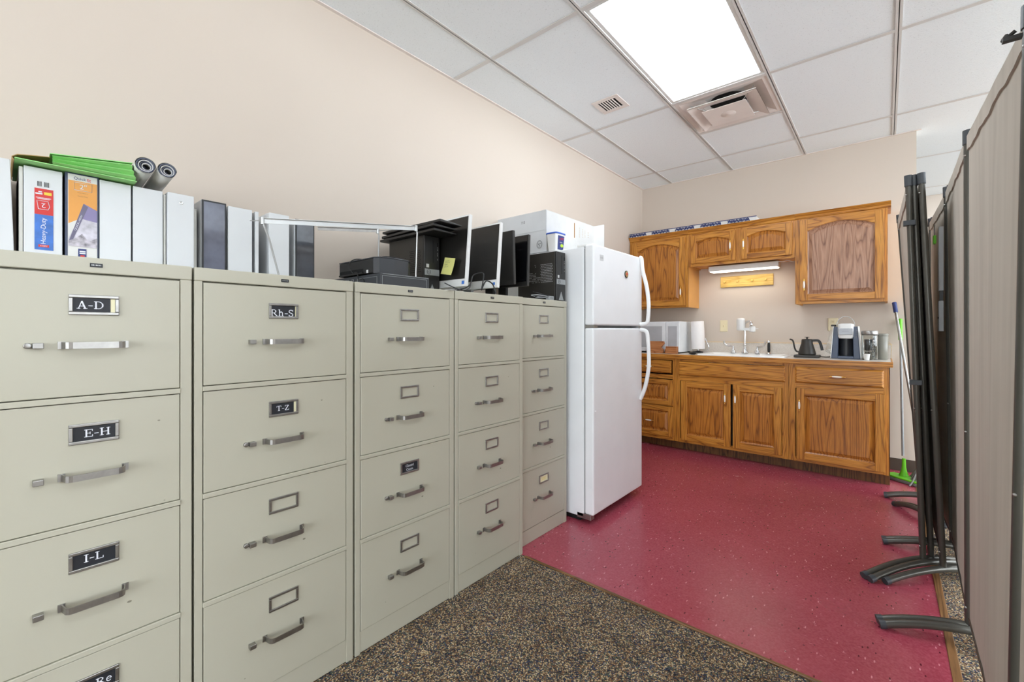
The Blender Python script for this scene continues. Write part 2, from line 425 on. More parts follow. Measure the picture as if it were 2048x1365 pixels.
GLY = {  # width, [(polyline, thickness)]
 'A': (.98, [([(.14, 0), (.46, 1)], .09), ([(.46, 1), (.80, 0)], .17), ([(.26, .34), (.66, .34)], .08), ([(0, .03), (.30, .03)], .07), ([(.62, .03), (.98, .03)], .07)]),
 'D': (.95, [([(.2, 0), (.2, 1)], .17), ([(.02, .965), (.45, .965)] + _arc(.45, .5, .42, .465, 90, -90, 12) + [(.02, .035)], .08), ([(.84, .3), (.87, .5), (.84, .7)], .15)]),
 'E': (.86, [([(.2, 0), (.2, 1)], .17), ([(.02, .965), (.78, .965), (.78, .76)], .075), ([(.02, .035), (.8, .035), (.8, .27)], .075), ([(.2, .51), (.56, .51)], .075), ([(.56, .37), (.56, .65)], .07)]),
 'H': (1.05, [([(.2, 0), (.2, 1)], .17), ([(.85, 0), (.85, 1)], .17), ([(.2, .5), (.85, .5)], .08)] + [([(x, y), (x + .36, y)], .07) for x in (.02, .67) for y in (.035, .965)]),
 'I': (.45, [([(.22, 0), (.22, 1)], .17), ([(.02, .035), (.42, .035)], .07), ([(.02, .965), (.42, .965)], .07)]),
 'L': (.84, [([(.2, 0), (.2, 1)], .17), ([(.02, .965), (.4, .965)], .07), ([(.02, .035), (.78, .035), (.78, .3)], .08)]),
 'M': (1.2, [([(.18, 0), (.18, 1)], .09), ([(.18, 1), (.58, .1)], .17), ([(.58, .1), (.98, 1)], .09), ([(1.0, 0), (1.0, 1)], .17), ([(0, .035), (.36, .035)], .07), ([(.82, .035), (1.2, .035)], .07), ([(0, .965), (.25, .965)], .07), ([(.95, .965), (1.2, .965)], .07)]),
 'R': (1.0, [([(.2, 0), (.2, 1)], .17), ([(.02, .965), (.45, .965)] + _arc(.45, .73, .26, .235, 90, -90, 8) + [(.2, .49)], .085), ([(.7, .62), (.72, .74), (.7, .85)], .14), ([(.45, .5), (.85, .035)], .16), ([(.02, .035), (.4, .035)], .07), ([(.8, .035), (1.0, .035)], .07)]),
 'S': (.72, [(_arc(.36, .75, .27, .22, 20, 270, 10) + _arc(.36, .25, .29, .22, 90, -160, 10), .12), ([(.64, .75), (.64, .98)], .07), ([(.07, .03), (.07, .25)], .07)]),
 'T': (.9, [([(.45, 0), (.45, 1)], .17), ([(.05, .74), (.05, .965), (.85, .965), (.85, .74)], .075), ([(.25, .035), (.65, .035)], .07)]),
 'Z': (.82, [([(.08, .74), (.08, .965), (.74, .965)], .08), ([(.70, .95), (.10, .05)], .17), ([(.08, .035), (.76, .035), (.76, .28)], .08)]),
 'C': (.86, [(_arc(.45, .5, .4, .465, 40, 320, 16), .13), ([(.78, .7), (.78, .97)], .07)]),
 '-': (.55, [([(.08, .4), (.47, .4)], .09)]),
 'e': (.66, [([(.1, .36), (.58, .36)], .07), (_arc(.34, .34, .25, .32, 5, 320, 14), .11)]),
 'h': (.84, [([(.2, 0), (.2, 1)], .14), ([(.2, .5), (.32, .64), (.5, .66), (.62, .52), (.62, 0)], .12), ([(.02, .035), (.38, .035)], .07), ([(.46, .035), (.8, .035)], .07), ([(.04, .965), (.2, .965)], .07)]),
 'l': (.42, [([(.2, 0), (.2, 1)], .14), ([(.02, .035), (.38, .035)], .07), ([(.04, .965), (.2, .965)], .07)]),
 'o': (.68, [(_arc(.34, .34, .27, .32, 0, 360, 16), .11)]),
 's': (.54, [(_arc(.27, .5, .19, .15, 20, 270, 8) + _arc(.27, .18, .2, .16, 90, -160, 8), .09)]),
 'd': (.74, [(_arc(.3, .34, .23, .32, 0, 360, 14), .1), ([(.55, 0), (.55, 1)], .13), ([(.42, .965), (.55, .965)], .07)]),
 'a': (.66, [(_arc(.28, .2, .2, .18, 0, 360, 10), .09), ([(.12, .6), (.3, .67), (.46, .55), (.46, .04), (.62, .04)], .11)]),
}
def serif(mb, s, fn, cx, cy, h, mi=0, clip=None):
    W = sum(GLY[c][0] + .05 for c in s) - .05; x = -W / 2
    k = 0
    for c in s:
        w_, st = GLY[c]
        for pl, th in st:
            for (a, b), (c2, d) in zip(pl, pl[1:]):
                dx, dy = c2 - a, d - b; L = math.hypot(dx, dy) or 1; nx, ny = -dy / L * th / 2, dx / L * th / 2
                ex, ey = dx / L * .02, dy / L * .02
                q = [(a - ex + nx, b - ey + ny), (a - ex - nx, b - ey - ny), (c2 + ex - nx, d + ey - ny), (c2 + ex + nx, d + ey + ny)]
                pts = [(cx + (x + u) * h, cy + (v - .5) * h) for u, v in q]
                if clip: pts = [(min(max(u, clip[0]), clip[1]), min(max(v, clip[2]), clip[3])) for u, v in pts]
                k += 1
                area = sum(pts[i][0] * pts[(i + 1) % 4][1] - pts[(i + 1) % 4][0] * pts[i][1] for i in range(4))
                if abs(area) < 1e-9: continue
                mb.add([fn(u, v, .00002 * (k % 9)) for u, v in pts], [(0, 1, 2, 3)], mi)
        x += w_ + .05

# ================================================================== THE ROOM
XL, YB, XE, HC = -2.111, 4.776, .19, 2.750
X1, Y0, Y1 = 4.6, -4.2, 7.2
def struct(name, mb, m, parent=None, **k):
    o = mb.build(name, m, parent, **k)
    if parent is None: o['kind'] = 'structure'
    return o
floor = struct('floor', MB().box(XL - .1, Y0 - .1, -.12, X1 + .1, Y1 + .1, 0), M['carpet'])
XV, YV = .168, 1.742
MB().box(XL + .001, YV, .0, XV, YB - .001, .003).build('vinyl_sheet', M['vinyl'], floor, label='crimson flecked glossy vinyl sheet')
struct('trim_1', MB().box(-1.39, YV - .014, 0, XV + .03, YV, .006), M['strip'], bevel=.002)
struct('trim_2', MB().box(XV, YV, 0, XV + .026, YB + .1, .006), M['stripy'], bevel=.002)
struct('wall_left', MB().box(XL - .12, Y0 - .1, 0, XL, YB, HC + .02), M['wall'])
struct('wall_back', MB().box(XL - .12, YB, 0, XE, YB + .14, HC + .02), M['wall'])
struct('wall_far', MB().box(XL - .12, Y1, 0, X1 + .1, Y1 + .12, HC + .02), M['wall'])
m = MB(); ry0, ry1, rz0, rz1 = .6, 6.9, .6, 2.5
m.box(X1, Y0, 0, X1 + .12, ry0, HC + .02).box(X1, ry1, 0, X1 + .12, Y1, HC + .02).box(X1, ry0, 0, X1 + .12, ry1, rz0).box(X1, ry0, rz1, X1 + .12, ry1, HC + .02)
struct('wall_right', m, M['wall'])
m = MB()
for y in (ry0, (ry0 + ry1) / 2 - .025, ry1 - .05): m.box(X1 + .03, y, rz0, X1 + .08, y + .05, rz1)
m.box(X1 + .03, ry0, rz0, X1 + .08, ry1, rz0 + .05).box(X1 + .03, ry0, rz1 - .05, X1 + .08, ry1, rz1)
w2o = struct('fill_window_2', m, M['white'])  # unseen glazing, added to brighten the ceiling and kitchen side
MB().box(X1 + .085, ry0, rz0, X1 + .10, ry1, rz1).build('pane', M['fillglow'], w2o)
struct('baseboard_back', MB().box(-2.10, YB - .006, .003, XE, YB, .10), M['base'])
struct('baseboard_left', MB().box(XL, Y0, 0, XL + .006, YB - .01, .10), M['base'])
# rear wall with unseen glazing, added and sized as fill light
wr = MB(); wx0, wx1, wz0, wz1 = -.9, 2.9, .5, 2.3
wr.box(XL, Y0 - .12, 0, wx0, Y0, HC + .02).box(wx1, Y0 - .12, 0, X1, Y0, HC + .02)
wr.box(wx0, Y0 - .12, 0, wx1, Y0, wz0).box(wx0, Y0 - .12, wz1, wx1, Y0, HC + .02)
struct('wall_rear', wr, M['wall'])
win = MB(); win.box(wx0, Y0 - .08, wz0, wx0 + .05, Y0 - .03, wz1).box(wx1 - .05, Y0 - .08, wz0, wx1, Y0 - .03, wz1)
win.box(wx0, Y0 - .08, wz0, wx1, Y0 - .03, wz0 + .05).box(wx0, Y0 - .08, wz1 - .05, wx1, Y0 - .03, wz1).box(.07, Y0 - .08, wz0, .13, Y0 - .03, wz1)
wo = struct('fill_window_1', win, M['white'])
MB().box(wx0, Y0 - .10, wz0, wx1, Y0 - .085, wz1).build('pane', M['fillglow'], wo)

# ---- suspended ceiling
ceiling = struct('ceiling', MB().box(XL - .12, Y0 - .1, HC + .06, X1 + .1, Y1 + .1, HC + .16), M['white'])
GX = [XL] + [-1.775 + .6096 * i for i in range(11)]; GX = [g for g in GX if g < X1] + [X1]
GY = [1.893 + 1.2192 * j for j in range(-5, 5)]; GY = [Y0] + [g for g in GY if Y0 < g < Y1] + [Y1]
lights = []
def is_light(i, j):
    cx = (GX[i] + GX[i + 1]) / 2; cy = (GY[j] + GY[j + 1]) / 2
    for lx, ly in ((-.861, -2.37), (-.861, 2.503), (.967, .064), (2.187, -2.37), (2.187, .064), (2.187, 2.503), (2.187, 4.94), (.967, 6.16)):  # apart from the visible one, unseen lights added for fill
        if abs(cx - lx) < .05 and abs(cy - ly) < .1: return True
    return False
tile_mesh = {}
for i in range(len(GX) - 1):
    for j in range(len(GY) - 1):
        x0, x1, y0, y1 = GX[i], GX[i + 1], GY[j], GY[j + 1]
        if x1 <= XE and y0 > YB: continue
        if x1 <= XE + .05 and y1 > YB: y1 = YB
        if is_light(i, j): lights.append((x0, x1, y0, y1)); continue
        if abs(x0 + 1.165) < .05 and abs(y0 - 3.112) < .05: y0 = 3.7216
        key = (round(x1 - x0, 3), round(y1 - y0, 3))
        if key not in tile_mesh:
            o = MB().box(-key[0] / 2 + .004, -key[1] / 2 + .004, 0, key[0] / 2 - .004, key[1] / 2 - .004, .016).build('ceiling_tile', M['tile'], ceiling)
            tile_mesh[key] = o.data
        else:
            o = bpy.data.objects.new('ceiling_tile', tile_mesh[key]); C.objects.link(o); o.parent = ceiling
        o.location = ((x0 + x1) / 2, (y0 + y1) / 2, HC + .004 + random.uniform(-.0008, .0008))
tb = .014
for i, x in enumerate(GX[1:-1]):
    ye = YB if x < XE else Y1
    MB().box(x - tb, Y0, HC - .0, x + tb, ye, HC + .0035).box(x - .002, Y0, HC, x + .002, ye, HC + .03).build('grid_bar', M['grid'], ceiling)
for y in GY[1:-1]:
    for i in range(len(GX) - 1):
        if y > YB and GX[i + 1] < XE: continue
        a = GX[i] + (tb if i else 0); b = GX[i + 1] - (tb if i < len(GX) - 2 else 0)
        MB().box(a, y - tb, HC + .0, b, y + tb, HC + .003).build('cross_bar', M['grid'], ceiling)
MB().box(-1.165 + tb, 3.7216 - tb, HC, -.5558 - tb, 3.7216 + tb, HC + .003).build('cross_bar', M['grid'], ceiling)
MB().box(XL, Y0, HC - .002, XL + .02, YB, HC + .003).build('wall_angle', M['pink'], ceiling)
MB().box(XL + .02, YB - .016, HC - .002, XE + .03, YB, HC + .003).build('wall_angle', M['pink'], ceiling)

# ---- ceiling troffers: one visible, the others unseen and added as fill
OFF = {(-1, -2): 'behind the camera near the cabinet wall', (1, 0): 'right of the camera', (2, -2): 'behind the camera near the added windows', (2, 0): 'beside the added windows, level with the camera',
       (2, 3): 'beyond the long divider, level with the fridge', (2, 5): 'beyond the long divider, level with the kitchen wall', (1, 6): 'in the far bay behind the kitchen wall'}
for n, (x0, x1, y0, y1) in enumerate(lights):
    seen = abs(x0 + 1.165) < .05 and abs(y0 - 1.893) < .05
    cx, cy = (x0 + x1) / 2, (y0 + y1) / 2
    lab = 'wide glowing fluorescent ceiling light beside the square air diffuser' if seen else \
        'added fluorescent fill light %s' % OFF.get((round(x0 + .3, 0), round(y0 + .6, 0)), 'outside the photograph')
    t = thing('ceiling_light', lab, 'light', (cx, cy, HC + .004), 0, None if seen else 'added ceiling fill lights outside the photograph')
    hx, hy = .3048 - tb, .6096 - tb
    m = MB(); fr = .022
    m.box(-hx, -hy, 0, hx, -hy + fr, .014).box(-hx, hy - fr, 0, hx, hy, .014).box(-hx, -hy + fr, 0, -hx + fr, hy - fr, .014).box(hx - fr, -hy + fr, 0, hx, hy - fr, .014)
    m.build('frame', M['white'], t, bevel=.002)
    MB().box(-hx + fr, -hy + fr, .005, hx - fr, hy - fr, .009).build('diffuser_lens', M['lens'], t)

# ---- square step-down diffuser
t = thing('air_diffuser', 'pale pink square stepped ceiling air diffuser beside the ceiling light', 'air vent', (-.8604, 3.417, HC))
hx = .3048 - tb
m = MB()
ring = lambda mb, r0, z0, r1, z1, th=.003, mi=0: [mb.add([(sx * r0, sy * r0, z0) if k == 0 else (sx * r1, sy * r1, z1) for k in (0, 1) for sx, sy in ((-1, -1), (1, -1), (1, 1), (-1, 1))] +
    [(sx * r0, sy * r0, z0 + th) if k == 0 else (sx * r1, sy * r1, z1 + th) for k in (0, 1) for sx, sy in ((-1, -1), (1, -1), (1, 1), (-1, 1))],
    [(a, (a + 1) % 4, 4 + (a + 1) % 4, 4 + a) for a in range(4)] + [(8 + a, 12 + a, 12 + (a + 1) % 4, 8 + (a + 1) % 4) for a in range(4)] +
    [(a, 8 + a, 8 + (a + 1) % 4, (a + 1) % 4) for a in range(4)] + [(4 + a, 4 + (a + 1) % 4, 12 + (a + 1) % 4, 12 + a) for a in range(4)], mi)]
ring(m, hx, .004, .262, .004); ring(m, .262, .004, .125, .055)
m.build('face_frame', M['pink'], t)
m = MB(); ring(m, .222, -.028, .135, -.006); ring(m, .222, -.028, .219, -.022); m.build('step_ring', M['pink'], t)
m = MB(); m.box(-.142, -.142, -.040, .142, .142, -.037)
m.lathe([(.05, -.0402), (.045, -.0418), (.012, -.0425), (.010, -.0432), (.001, -.0432)], n=24); m.build('centre_plate', M['pink'], t)
MB().lathe([(.124, .0558), (.124, .058)], n=28).build('duct_opening', M['hole'], t)
m = MB()
for a in (45, 135, 225, 315):
    c_, s_ = math.cos(math.radians(a)), math.sin(math.radians(a)); m.tube([(c_ * .13, s_ * .13, -.038), (c_ * .2, s_ * .2, -.02), (c_ * .29, s_ * .29, .004)], .003, 6)
m.build('bracket', M['zinc'], t)
# ---- small exhaust grille
t = thing('exhaust_grille', 'small square cream ceiling grille with dark slots', 'air vent', (-1.485, 2.82, HC + .004))
m = MB(); a, b = .100, .066
m.box(-a, -a, -.005, a, -b, 0).box(-a, b, -.005, a, a, 0).box(-a, -b, -.005, -b, b, 0).box(b, -b, -.005, a, b, 0)
m.build('frame', M['pink'], t, bevel=.0015)
MB().box(-b, -b, .0, b, b, .002).build('backing', M['hole'], t)
for k in range(6):
    x = -b + (k + 1) * 2 * b / 7
    MB().at((x, 0, 0), (0, .5, 0)).box(-.0045, -b, -.006, .0015, b, .0).build('slat', M['pink'], t)

# ================================================================== FILE CABINETS
ZT = 1.321
def strap_handle(half=.0545, proj=.034, hh=.0074):
    m = MB(); r = .012; pts = [(0, -half)] + [(proj - r, -half + .004)]
    pts += [(proj - r + r * math.sin(math.radians(a)), -half + .004 + r - r * math.cos(math.radians(a))) for a in (30, 60, 90)]
    pts2 = [(x, -y) for x, y in reversed(pts)]
    path = [(x, y, 0) for x, y in pts + pts2]
    m.sweep(path, [(-.0012, -hh), (.0012, -hh), (.0012, hh), (-.0012, hh)], sm=False)
    for s_ in (-1, 1): m.box(0, s_ * half - .006, -hh - .001, .004, s_ * half + .006, hh + .001)
    return m
HANDLE = None
def file_cabinet(y0, wd, xf, zt, cards, label, dy=0, key=0):
    """cards: per drawer None or (text,mode)"""
    global HANDLE
    t = thing('file_cabinet', label, 'cabinet', (xf, y0 + wd / 2, 0), 0, 'row of four-drawer file cabinets')
    h = wd / 2 - .0008; D = -.655; k = zt - ZT
    m = MB()
    m.box(D, -h, 0, -.02, h, zt - .036)                              # carcass (behind drawer fronts)
    m.box(-.02, -h, 0, -.002, -h + .019, zt - .036).box(-.02, h - .025, 0, -.002, h, zt - .036)
    m.build('carcass', M['cab'], t, bevel=.0015)
    MB().box(D, -h - .0002, zt - .036, .0, h + .0002, zt).build('top_cap', M['cab'], t, bevel=.0022)
    MB().box(-.02, -h + .019, .004, -.004, h - .025, .0795).build('kick_plate', M['cab'], t, bevel=.001)
    yl, yr = -h + .019, h - .025
    for z in (.998, .704, .407):
        MB().box(-.02, yl, z - .014 + k, .0015, yr, z - .001 + k).build('rail', M['cab'], t, bevel=.0012)
    MB().box(.0, -.009 + .0, zt - .022, .0016, .013, zt - .013).build('name_plate', [M['ink'], M['zinc']], t)
    q = MB(); fnp = lambda u, v, w=0: (.0018, u, v)
    put_text(q, 'IIIIIII', fnp, .002, zt - .0175, w=.016, h=.003); q.build('plate_lettering', M['zinc'], t)
    for i, (zt_, zb) in enumerate(((1.281, .999), (.982, .7045), (.688, .4075), (.391, .081))):
        zt_ += k; zb += k
        d = MB().box(-.02, yl + .002, zb, -.0015, yr - .0015, zt_).build('drawer', M['cab'], t, bevel=.0018)
        cy = -.001; zc = zt_ - .0715
        # card holder
        q = MB(); a, b = .0435, .0235; fr = .0075
        q.box(-.0015, cy - a, zc + b - fr, .003, cy + a, zc + b).box(-.0015, cy - a, zc - b, .003, cy + a, zc - b + fr)
        q.box(-.0015, cy - a, zc - b + fr, .003, cy - a + fr, zc + b - fr).box(-.0015, cy + a - fr, zc - b + fr, .003, cy + a, zc + b - fr)
        q.build('card_holder', M['steel'], d, bevel=.0015)
        card = cards[i]
        if card:
            txt, yr_, hh, off = card
            q = MB(); fn = lambda u, v, w=0: (.0004 + w, u, v)
            if txt == 'cream':
                q.box(-.0015, cy - a + .004, zc - b + .004, -.0002, cy + a - .004, zc + b - .004, 1)
                for kk in range(2): q.box(-.0002, cy - .02, zc - .006 + kk * .008, 0, cy + .018, zc - .004 + kk * .008, 2)
                q.build('label_card', [M['inkw'], M['cream'], M['yel2']], d)
            else:
                ya, yb_ = cy - a + .006, cy + a - .006 - yr_
                q.box(-.0015, ya, zc - b + .005, -.0002, yb_, zc + b - .005, 1)
                if yr_ > 0: q.box(-.0015, yb_ + .001, zc - b + .005, -.0006, cy + a - .004, zc + b - .005, 2)
                if isinstance(txt, tuple):
                    for kk, s_ in enumerate(txt):
                        serif(q, s_, lambda u, v, w=0: (w, u, v), (ya + yb_) / 2, zc + .0065 - kk * .0145, .0090, 0, (ya, yb_, zc - b + fr, zc + b - fr))
                else:
                    serif(q, txt, lambda u, v, w=0: (w, u, v), (ya + yb_) / 2 + off[0], zc + off[1], hh, 0, (cy - a + fr, yb_, zc - b + fr, zc + b - fr))
                q.build('label_card', [M['inkw'], M['ink'], M['cream']], d)
        zh = zt_ - .1645
        if HANDLE is None:
            HANDLE = strap_handle(); ho = HANDLE.build('handle', M['steel'], d); HANDLE = ho.data
        else:
            ho = bpy.data.objects.new('handle', HANDLE); C.objects.link(ho); ho.parent = d
        ho.location = (-.0015, cy, zh)
        q = MB(); q.box(-.0015, -.1, zh - .0065, .015, -.083, zh + .006)
        if (i + key) % 3 == 0 or (key == 1 and i == 1):
            q.lathe([(.0065, -.0015), (.0065, .006), (.001, .006)], (0, -.107, zh), 12, axis='x')
        q.build('latch', M['steel'], d, bevel=.0012)
    return t
e4 = [None] * 4
file_cabinet(-.041, .380, -1.415, ZT, [('A-D', .010, .0175, (-.002, 0)), ('E-H', 0, .0175, (.005, 0)), ('I-L', 0, .0175, (-.001, .003)), ('M-Re', 0, .0165, (.001, 0))],
             'putty file cabinet with drawers labelled A-D to M-Re', key=0)
file_cabinet(.343, .464, -1.415, ZT, [('Rh-S', .004, .0205, (-.003, -.006)), ('T-Z', .008, .0155, (.001, 0)), None, None],
             'putty file cabinet with drawers labelled Rh-S and T-Z', key=1)
file_cabinet(.814, .464, -1.415, ZT, [None, None, (('Closed', 'Cases'), 0, 0, (0, 0)), None], 'putty file cabinet with one drawer labelled Closed Cases', key=1)
file_cabinet(1.283, .466, -1.415, ZT, e4, 'putty file cabinet with four empty label frames, left of the last one', key=2)
file_cabinet(1.754, .462, -1.455, ZT + .002, [None, None, None, ('cream', 0, 0, 0)], 'putty file cabinet beside the fridge, cream card on its lowest drawer', key=2)

# ================================================================== BINDERS on the cabinets
BX, BH, BD = -1.835, .292, .262
def binder(y0, y1, label, spine='bindw', cover='bindw', h=BH, art=None, rz=0, lean=0, hole=False, xf=BX, insert=None, open_gap=0, depth=BD):
    w_ = y1 - y0
    t = thing('ring_binder', label, 'binder', (xf, (y0 + y1) / 2, ZT + .0003), rz, 'ring binders on the file cabinets')
    t.rotation_euler = (lean, 0, rz)
    a = w_ / 2
    m = MB(); m.box(-.003, -a, 0, 0, a, h); m.build('spine', M[spine], t, bevel=.0018)
    for s_ in (-1, 1):
        y = s_ * a
        MB().box(-depth, y - s_ * .003, 0, -.003, y, h).build('cover', M[cover], t, bevel=.0012)
    MB().box(-depth + .02, -a + .008, .006, -.03, a - .008 - open_gap, h - .012).build('paper_stack', M['paper'], t)
    if insert:
        MB().box(.0, -a + .006, .004, .0012, a - .005, h - .006).build('spine_insert', M[insert], t, bevel=.0008)
    if hole:
        MB().lathe([(.006, 0), (.0062, .001), (.0035, .0012), (.0032, .0003), (.001, .0003)], (.0002, 0, h - .03), 14, axis='x').build('rivet', M['chrome'], t)
    if open_gap:
        m = MB()
        for z in (.06, h / 2, h - .06):
            m.tube([( -.03 + .018 * math.cos(b), a - open_gap / 2, z + .018 * math.sin(b)) for b in [2 * PI * k / 14 for k in range(14)]], .0016, 6, closed=True)
        m.box(-.012, a - open_gap + .002, .03, -.008, a - .006, h - .03); m.build('ring_mechanism', M['steel'], t)
    if art: art(t, a, h)
    return t
fS = lambda u, v, w=0: (.0016 + w, u, v)
def rect(mb, u0, v0, u1, v1, mi, d=0.0002): mb.box(.0003, u0, v0, .0006 + d, u1, v1, mi)
def art_heavy(t, a, h):
    m = MB(); u0, u1 = -.0175, .0195
    rect(m, u0, .160, u1, .234, 0); rect(m, u0, .059, u1, .1598, 1)
    m.build('spine_label', [M['red'], M['blue']], t)
    q = MB()
    put_text(q, 'Heavy-Duty', lambda u, v: (.0013, u, v), .001, .114, w=.074, h=.013, rot=90)
    put_text(q, '2', lambda u, v: (.0013, u, v), .0, .186, h=.013, rot=180)
    pts = [(-.010, .175), (.009, .175), (.012, .184), (.009, .199), (-.013, .199), (-.010, .175)]
    q.tube([(.0013, u, v) for u, v in pts], .0008, 5)
    for k, (wd, z) in enumerate(((.030, .207), (.024, .204))): rect(q, -wd / 2, z, wd / 2, z + .0015, 0, .0007)
    rect(q, -.016, .217, -.002, .221, 0, .0007); rect(q, -.010, .223, -.003, .226, 0, .0007)
    rect(q, .001, .217, .016, .225, 1, .0006)
    rect(q, -.010, .067, .011, .074, 2, .0006); put_text(q, 'AVERY', lambda u, v: (.0015, u, v), .0005, .0705, w=.015, h=.0035)
    for k in range(11):
        if k in (4, 5): continue
        rect(q, -.012 + k * .0022, .240, -.012 + k * .0022 + (.0008 if k % 3 else .0014), .254, 3, .0002)
    q.build('spine_lettering', [M['inkw'], M['yel2'], M['red'], M['ink']], t)
def art_quick(t, a, h):
    m = MB(); u0, u1 = -a + .006, a - .004; F = lambda u, v, w=.0015: (w, u, v)
    rect(m, u0, .005, u1, h - .004, 0, .0004); rect(m, u0 + .001, .10, u1, h - .023, 1, .0007)
    P3 = lambda w0: (lambda u, v, w: (w0 + w, u, v))
    m.prism([(u0 + .001, .085), (u1, .085), (u1, .158), (u0 + .03, .165), (u0 + .001, .145)], P3(.0011), .0003, 2)
    m.prism([(u0 + .001, .145), (u0 + .001, .100), (u0 + .022, .160)], P3(.0014), .0003, 0)
    m.prism([(u0 + .001, .090), (u0 + .008, .090), (u0 + .043, .200), (u0 + .033, .209)], P3(.0018), .0003, 3)
    m.prism([(u0 + .034, .209), (u1, .193), (u1, .157), (u0 + .030, .163)], P3(.0016), .0003, 4)
    m.prism([(u0 + .001, .079), (u1, .079), (u1, .110), (u0 + .044, .096), (u0 + .030, .118), (u0 + .012, .100), (u0 + .001, .094)], P3(.0021), .0003, 5)
    rect(m, -.009, .043, .009, .073, 6, .0012)
    m.build('spine_cover_sheet', [M['paper'], M['orange'], M['mist'], M['purple'], M['purple2'], M['mist2'], M['navy']], t)
    q = MB()
    put_text(q, 'Quick', lambda u, v: F(u, v, .0016), -.005, h - .0155, w=.026, h=.010, mi=0)
    put_text(q, 'fit', lambda u, v: F(u, v, .0016), .0145, h - .0155, w=.009, h=.010, mi=1)
    put_text(q, '2"', lambda u, v: F(u, v, .0018), .002, h - .0385, h=.014, mi=2)
    fr = [(-.017, h - .050), (.021, h - .050), (.021, h - .027), (-.017, h - .027)]
    q.tube([F(u, v, .0016) for u, v in fr], .0007, 5, mi=2, closed=True)
    put_text(q, 'Easy Insert', lambda u, v: F(u, v, .0016), .001, h - .057, w=.022, h=.0035, mi=3)
    put_text(q, 'Vertical Print', lambda u, v: F(u, v, .0016), .001, h - .067, w=.022, h=.0035, mi=3)
    put_text(q, 'QUICK-VIEW', lambda u, v: F(u, v, .0026), u0 + .0225, .150, w=.05, h=.005, mi=2, rot=73)
    rect(q, -.006, .063, .007, .067, 2, .0018); rect(q, -.006, .058, .007, .061, 2, .0018); rect(q, -.004, .048, .005, .054, 1, .0018)
    q.build('spine_lettering', [M['navy'], M['red'], M['inkw'], M['tape']], t)
g = 1.2655
B = lambda a: a * g
binder(-.037, .031, 'wide plain white binder leaning left at the left edge of the photo', lean=.028, h=.30)
binder(.0385, .0425 + .004, 'thin off-white binder wedged left of the binder marked Heavy-Duty', 'bindw2', 'bindw2', h=.290, xf=BX - .01)
binder(.0475, .1235, 'white binder with red and blue Heavy-Duty spine label', art=art_heavy)
binder(.1285, .2015, 'navy-edged binder with orange and purple Quickfit spine sheet', 'bindn', 'bindb', art=art_quick, h=.297)
binder(.203, .277, 'plain white wide binder under the right end of the green folders')
binder(.2815, .358, 'plain white binder under the two rolled papers')
binder(.3605, .3665, 'very thin grey-white binder right of the one under the rolls', 'bindw2', 'bindw2', h=.285, xf=BX - .004)
binder(.3685, .4415, 'white binder with a rivet near the top of its spine', hole=True, xf=BX + .012)
binder(.4445, .4615, 'narrow binder showing metal rings beside the tall slate binder', 'bindw2', 'bindw2', h=.262, xf=BX - .035, open_gap=.008, depth=.20)
binder(.467, .543, 'slate-grey binder with glossy clear spine sleeve and white edge', 'bindb', 'bindw', insert='clearb')
binder(.549, .629, 'plain white binder right of the slate-grey binder', h=.286)
binder(.640, .652, 'thin white binder right of the plain white one, gap after it', h=.284)
binder(.690, .765, 'white binder standing apart with its left side showing', h=.291)
binder(.789, .868, 'charcoal binder with shiny rippled sleeve, last on the right', 'bindb', 'bindw', h=.285, insert='clearb2')

# green folders resting on the binders
t = thing('expanding_folder', 'lime green expanding folder opened on top of the left binders', 'folder', (-1.92, .16, ZT + .2975))
m = MB()
m.prism([(-.130, .0), (.125, .0), (.125, .0022), (-.130, .0022)], lambda u, v, w: (-.16 + w, u, v), .285); m.build('back_cover', M['green'], t)
m = MB()
NP = 6
for k in range(NP):
    xa, xb = (.120, .134) if k % 2 == 0 else (.134, .120)
    f0, f1 = k / NP, (k + 1) / NP
    zl = lambda f: .003 + .026 * f; zr = lambda f: .003 + .050 * f
    for fl in (0, 1):
        vs = [(xa - .001 * fl, -.058, zl(f0)), (xa - .001 * fl, .122 - .002 * k, zr(f0)), (xb - .001 * fl, .121 - .002 * k, zr(f1)), (xb - .001 * fl, -.060, zl(f1))]
        m.add(vs, [(0, 1, 2, 3) if not fl else (3, 2, 1, 0)])
m.build('pleated_gusset', M['green'], t)
m = MB(); m.add([(.128, -.064, .032), (.128, .114, .056), (-.16, .112, .052), (-.16, -.06, .040), (.128, -.064, .030), (.128, .114, .054), (-.16, .112, .050), (-.16, -.06, .038)],
    [(0, 1, 2, 3), (7, 6, 5, 4), (0, 4, 5, 1), (1, 5, 6, 2), (2, 6, 7, 3), (3, 7, 4, 0)]); m.build('front_cover', M['green'], t)
m = MB(); pa = [(-.131, .003), (-.135, .010), (-.125, .018), (-.100, .023), (-.062, .029)]
for (a, za), (b, zb) in zip(pa, pa[1:]):
    m.add([(.10, a, za), (.10, b, zb), (-.16, b, zb), (-.16, a, za), (.10, a, za - .002), (.10, b, zb - .002), (-.16, b, zb - .002), (-.16, a, za - .002)],
          [(0, 1, 2, 3), (7, 6, 5, 4), (0, 4, 5, 1), (2, 6, 7, 3)])
m.build('inner_lining', M['tan'], t)
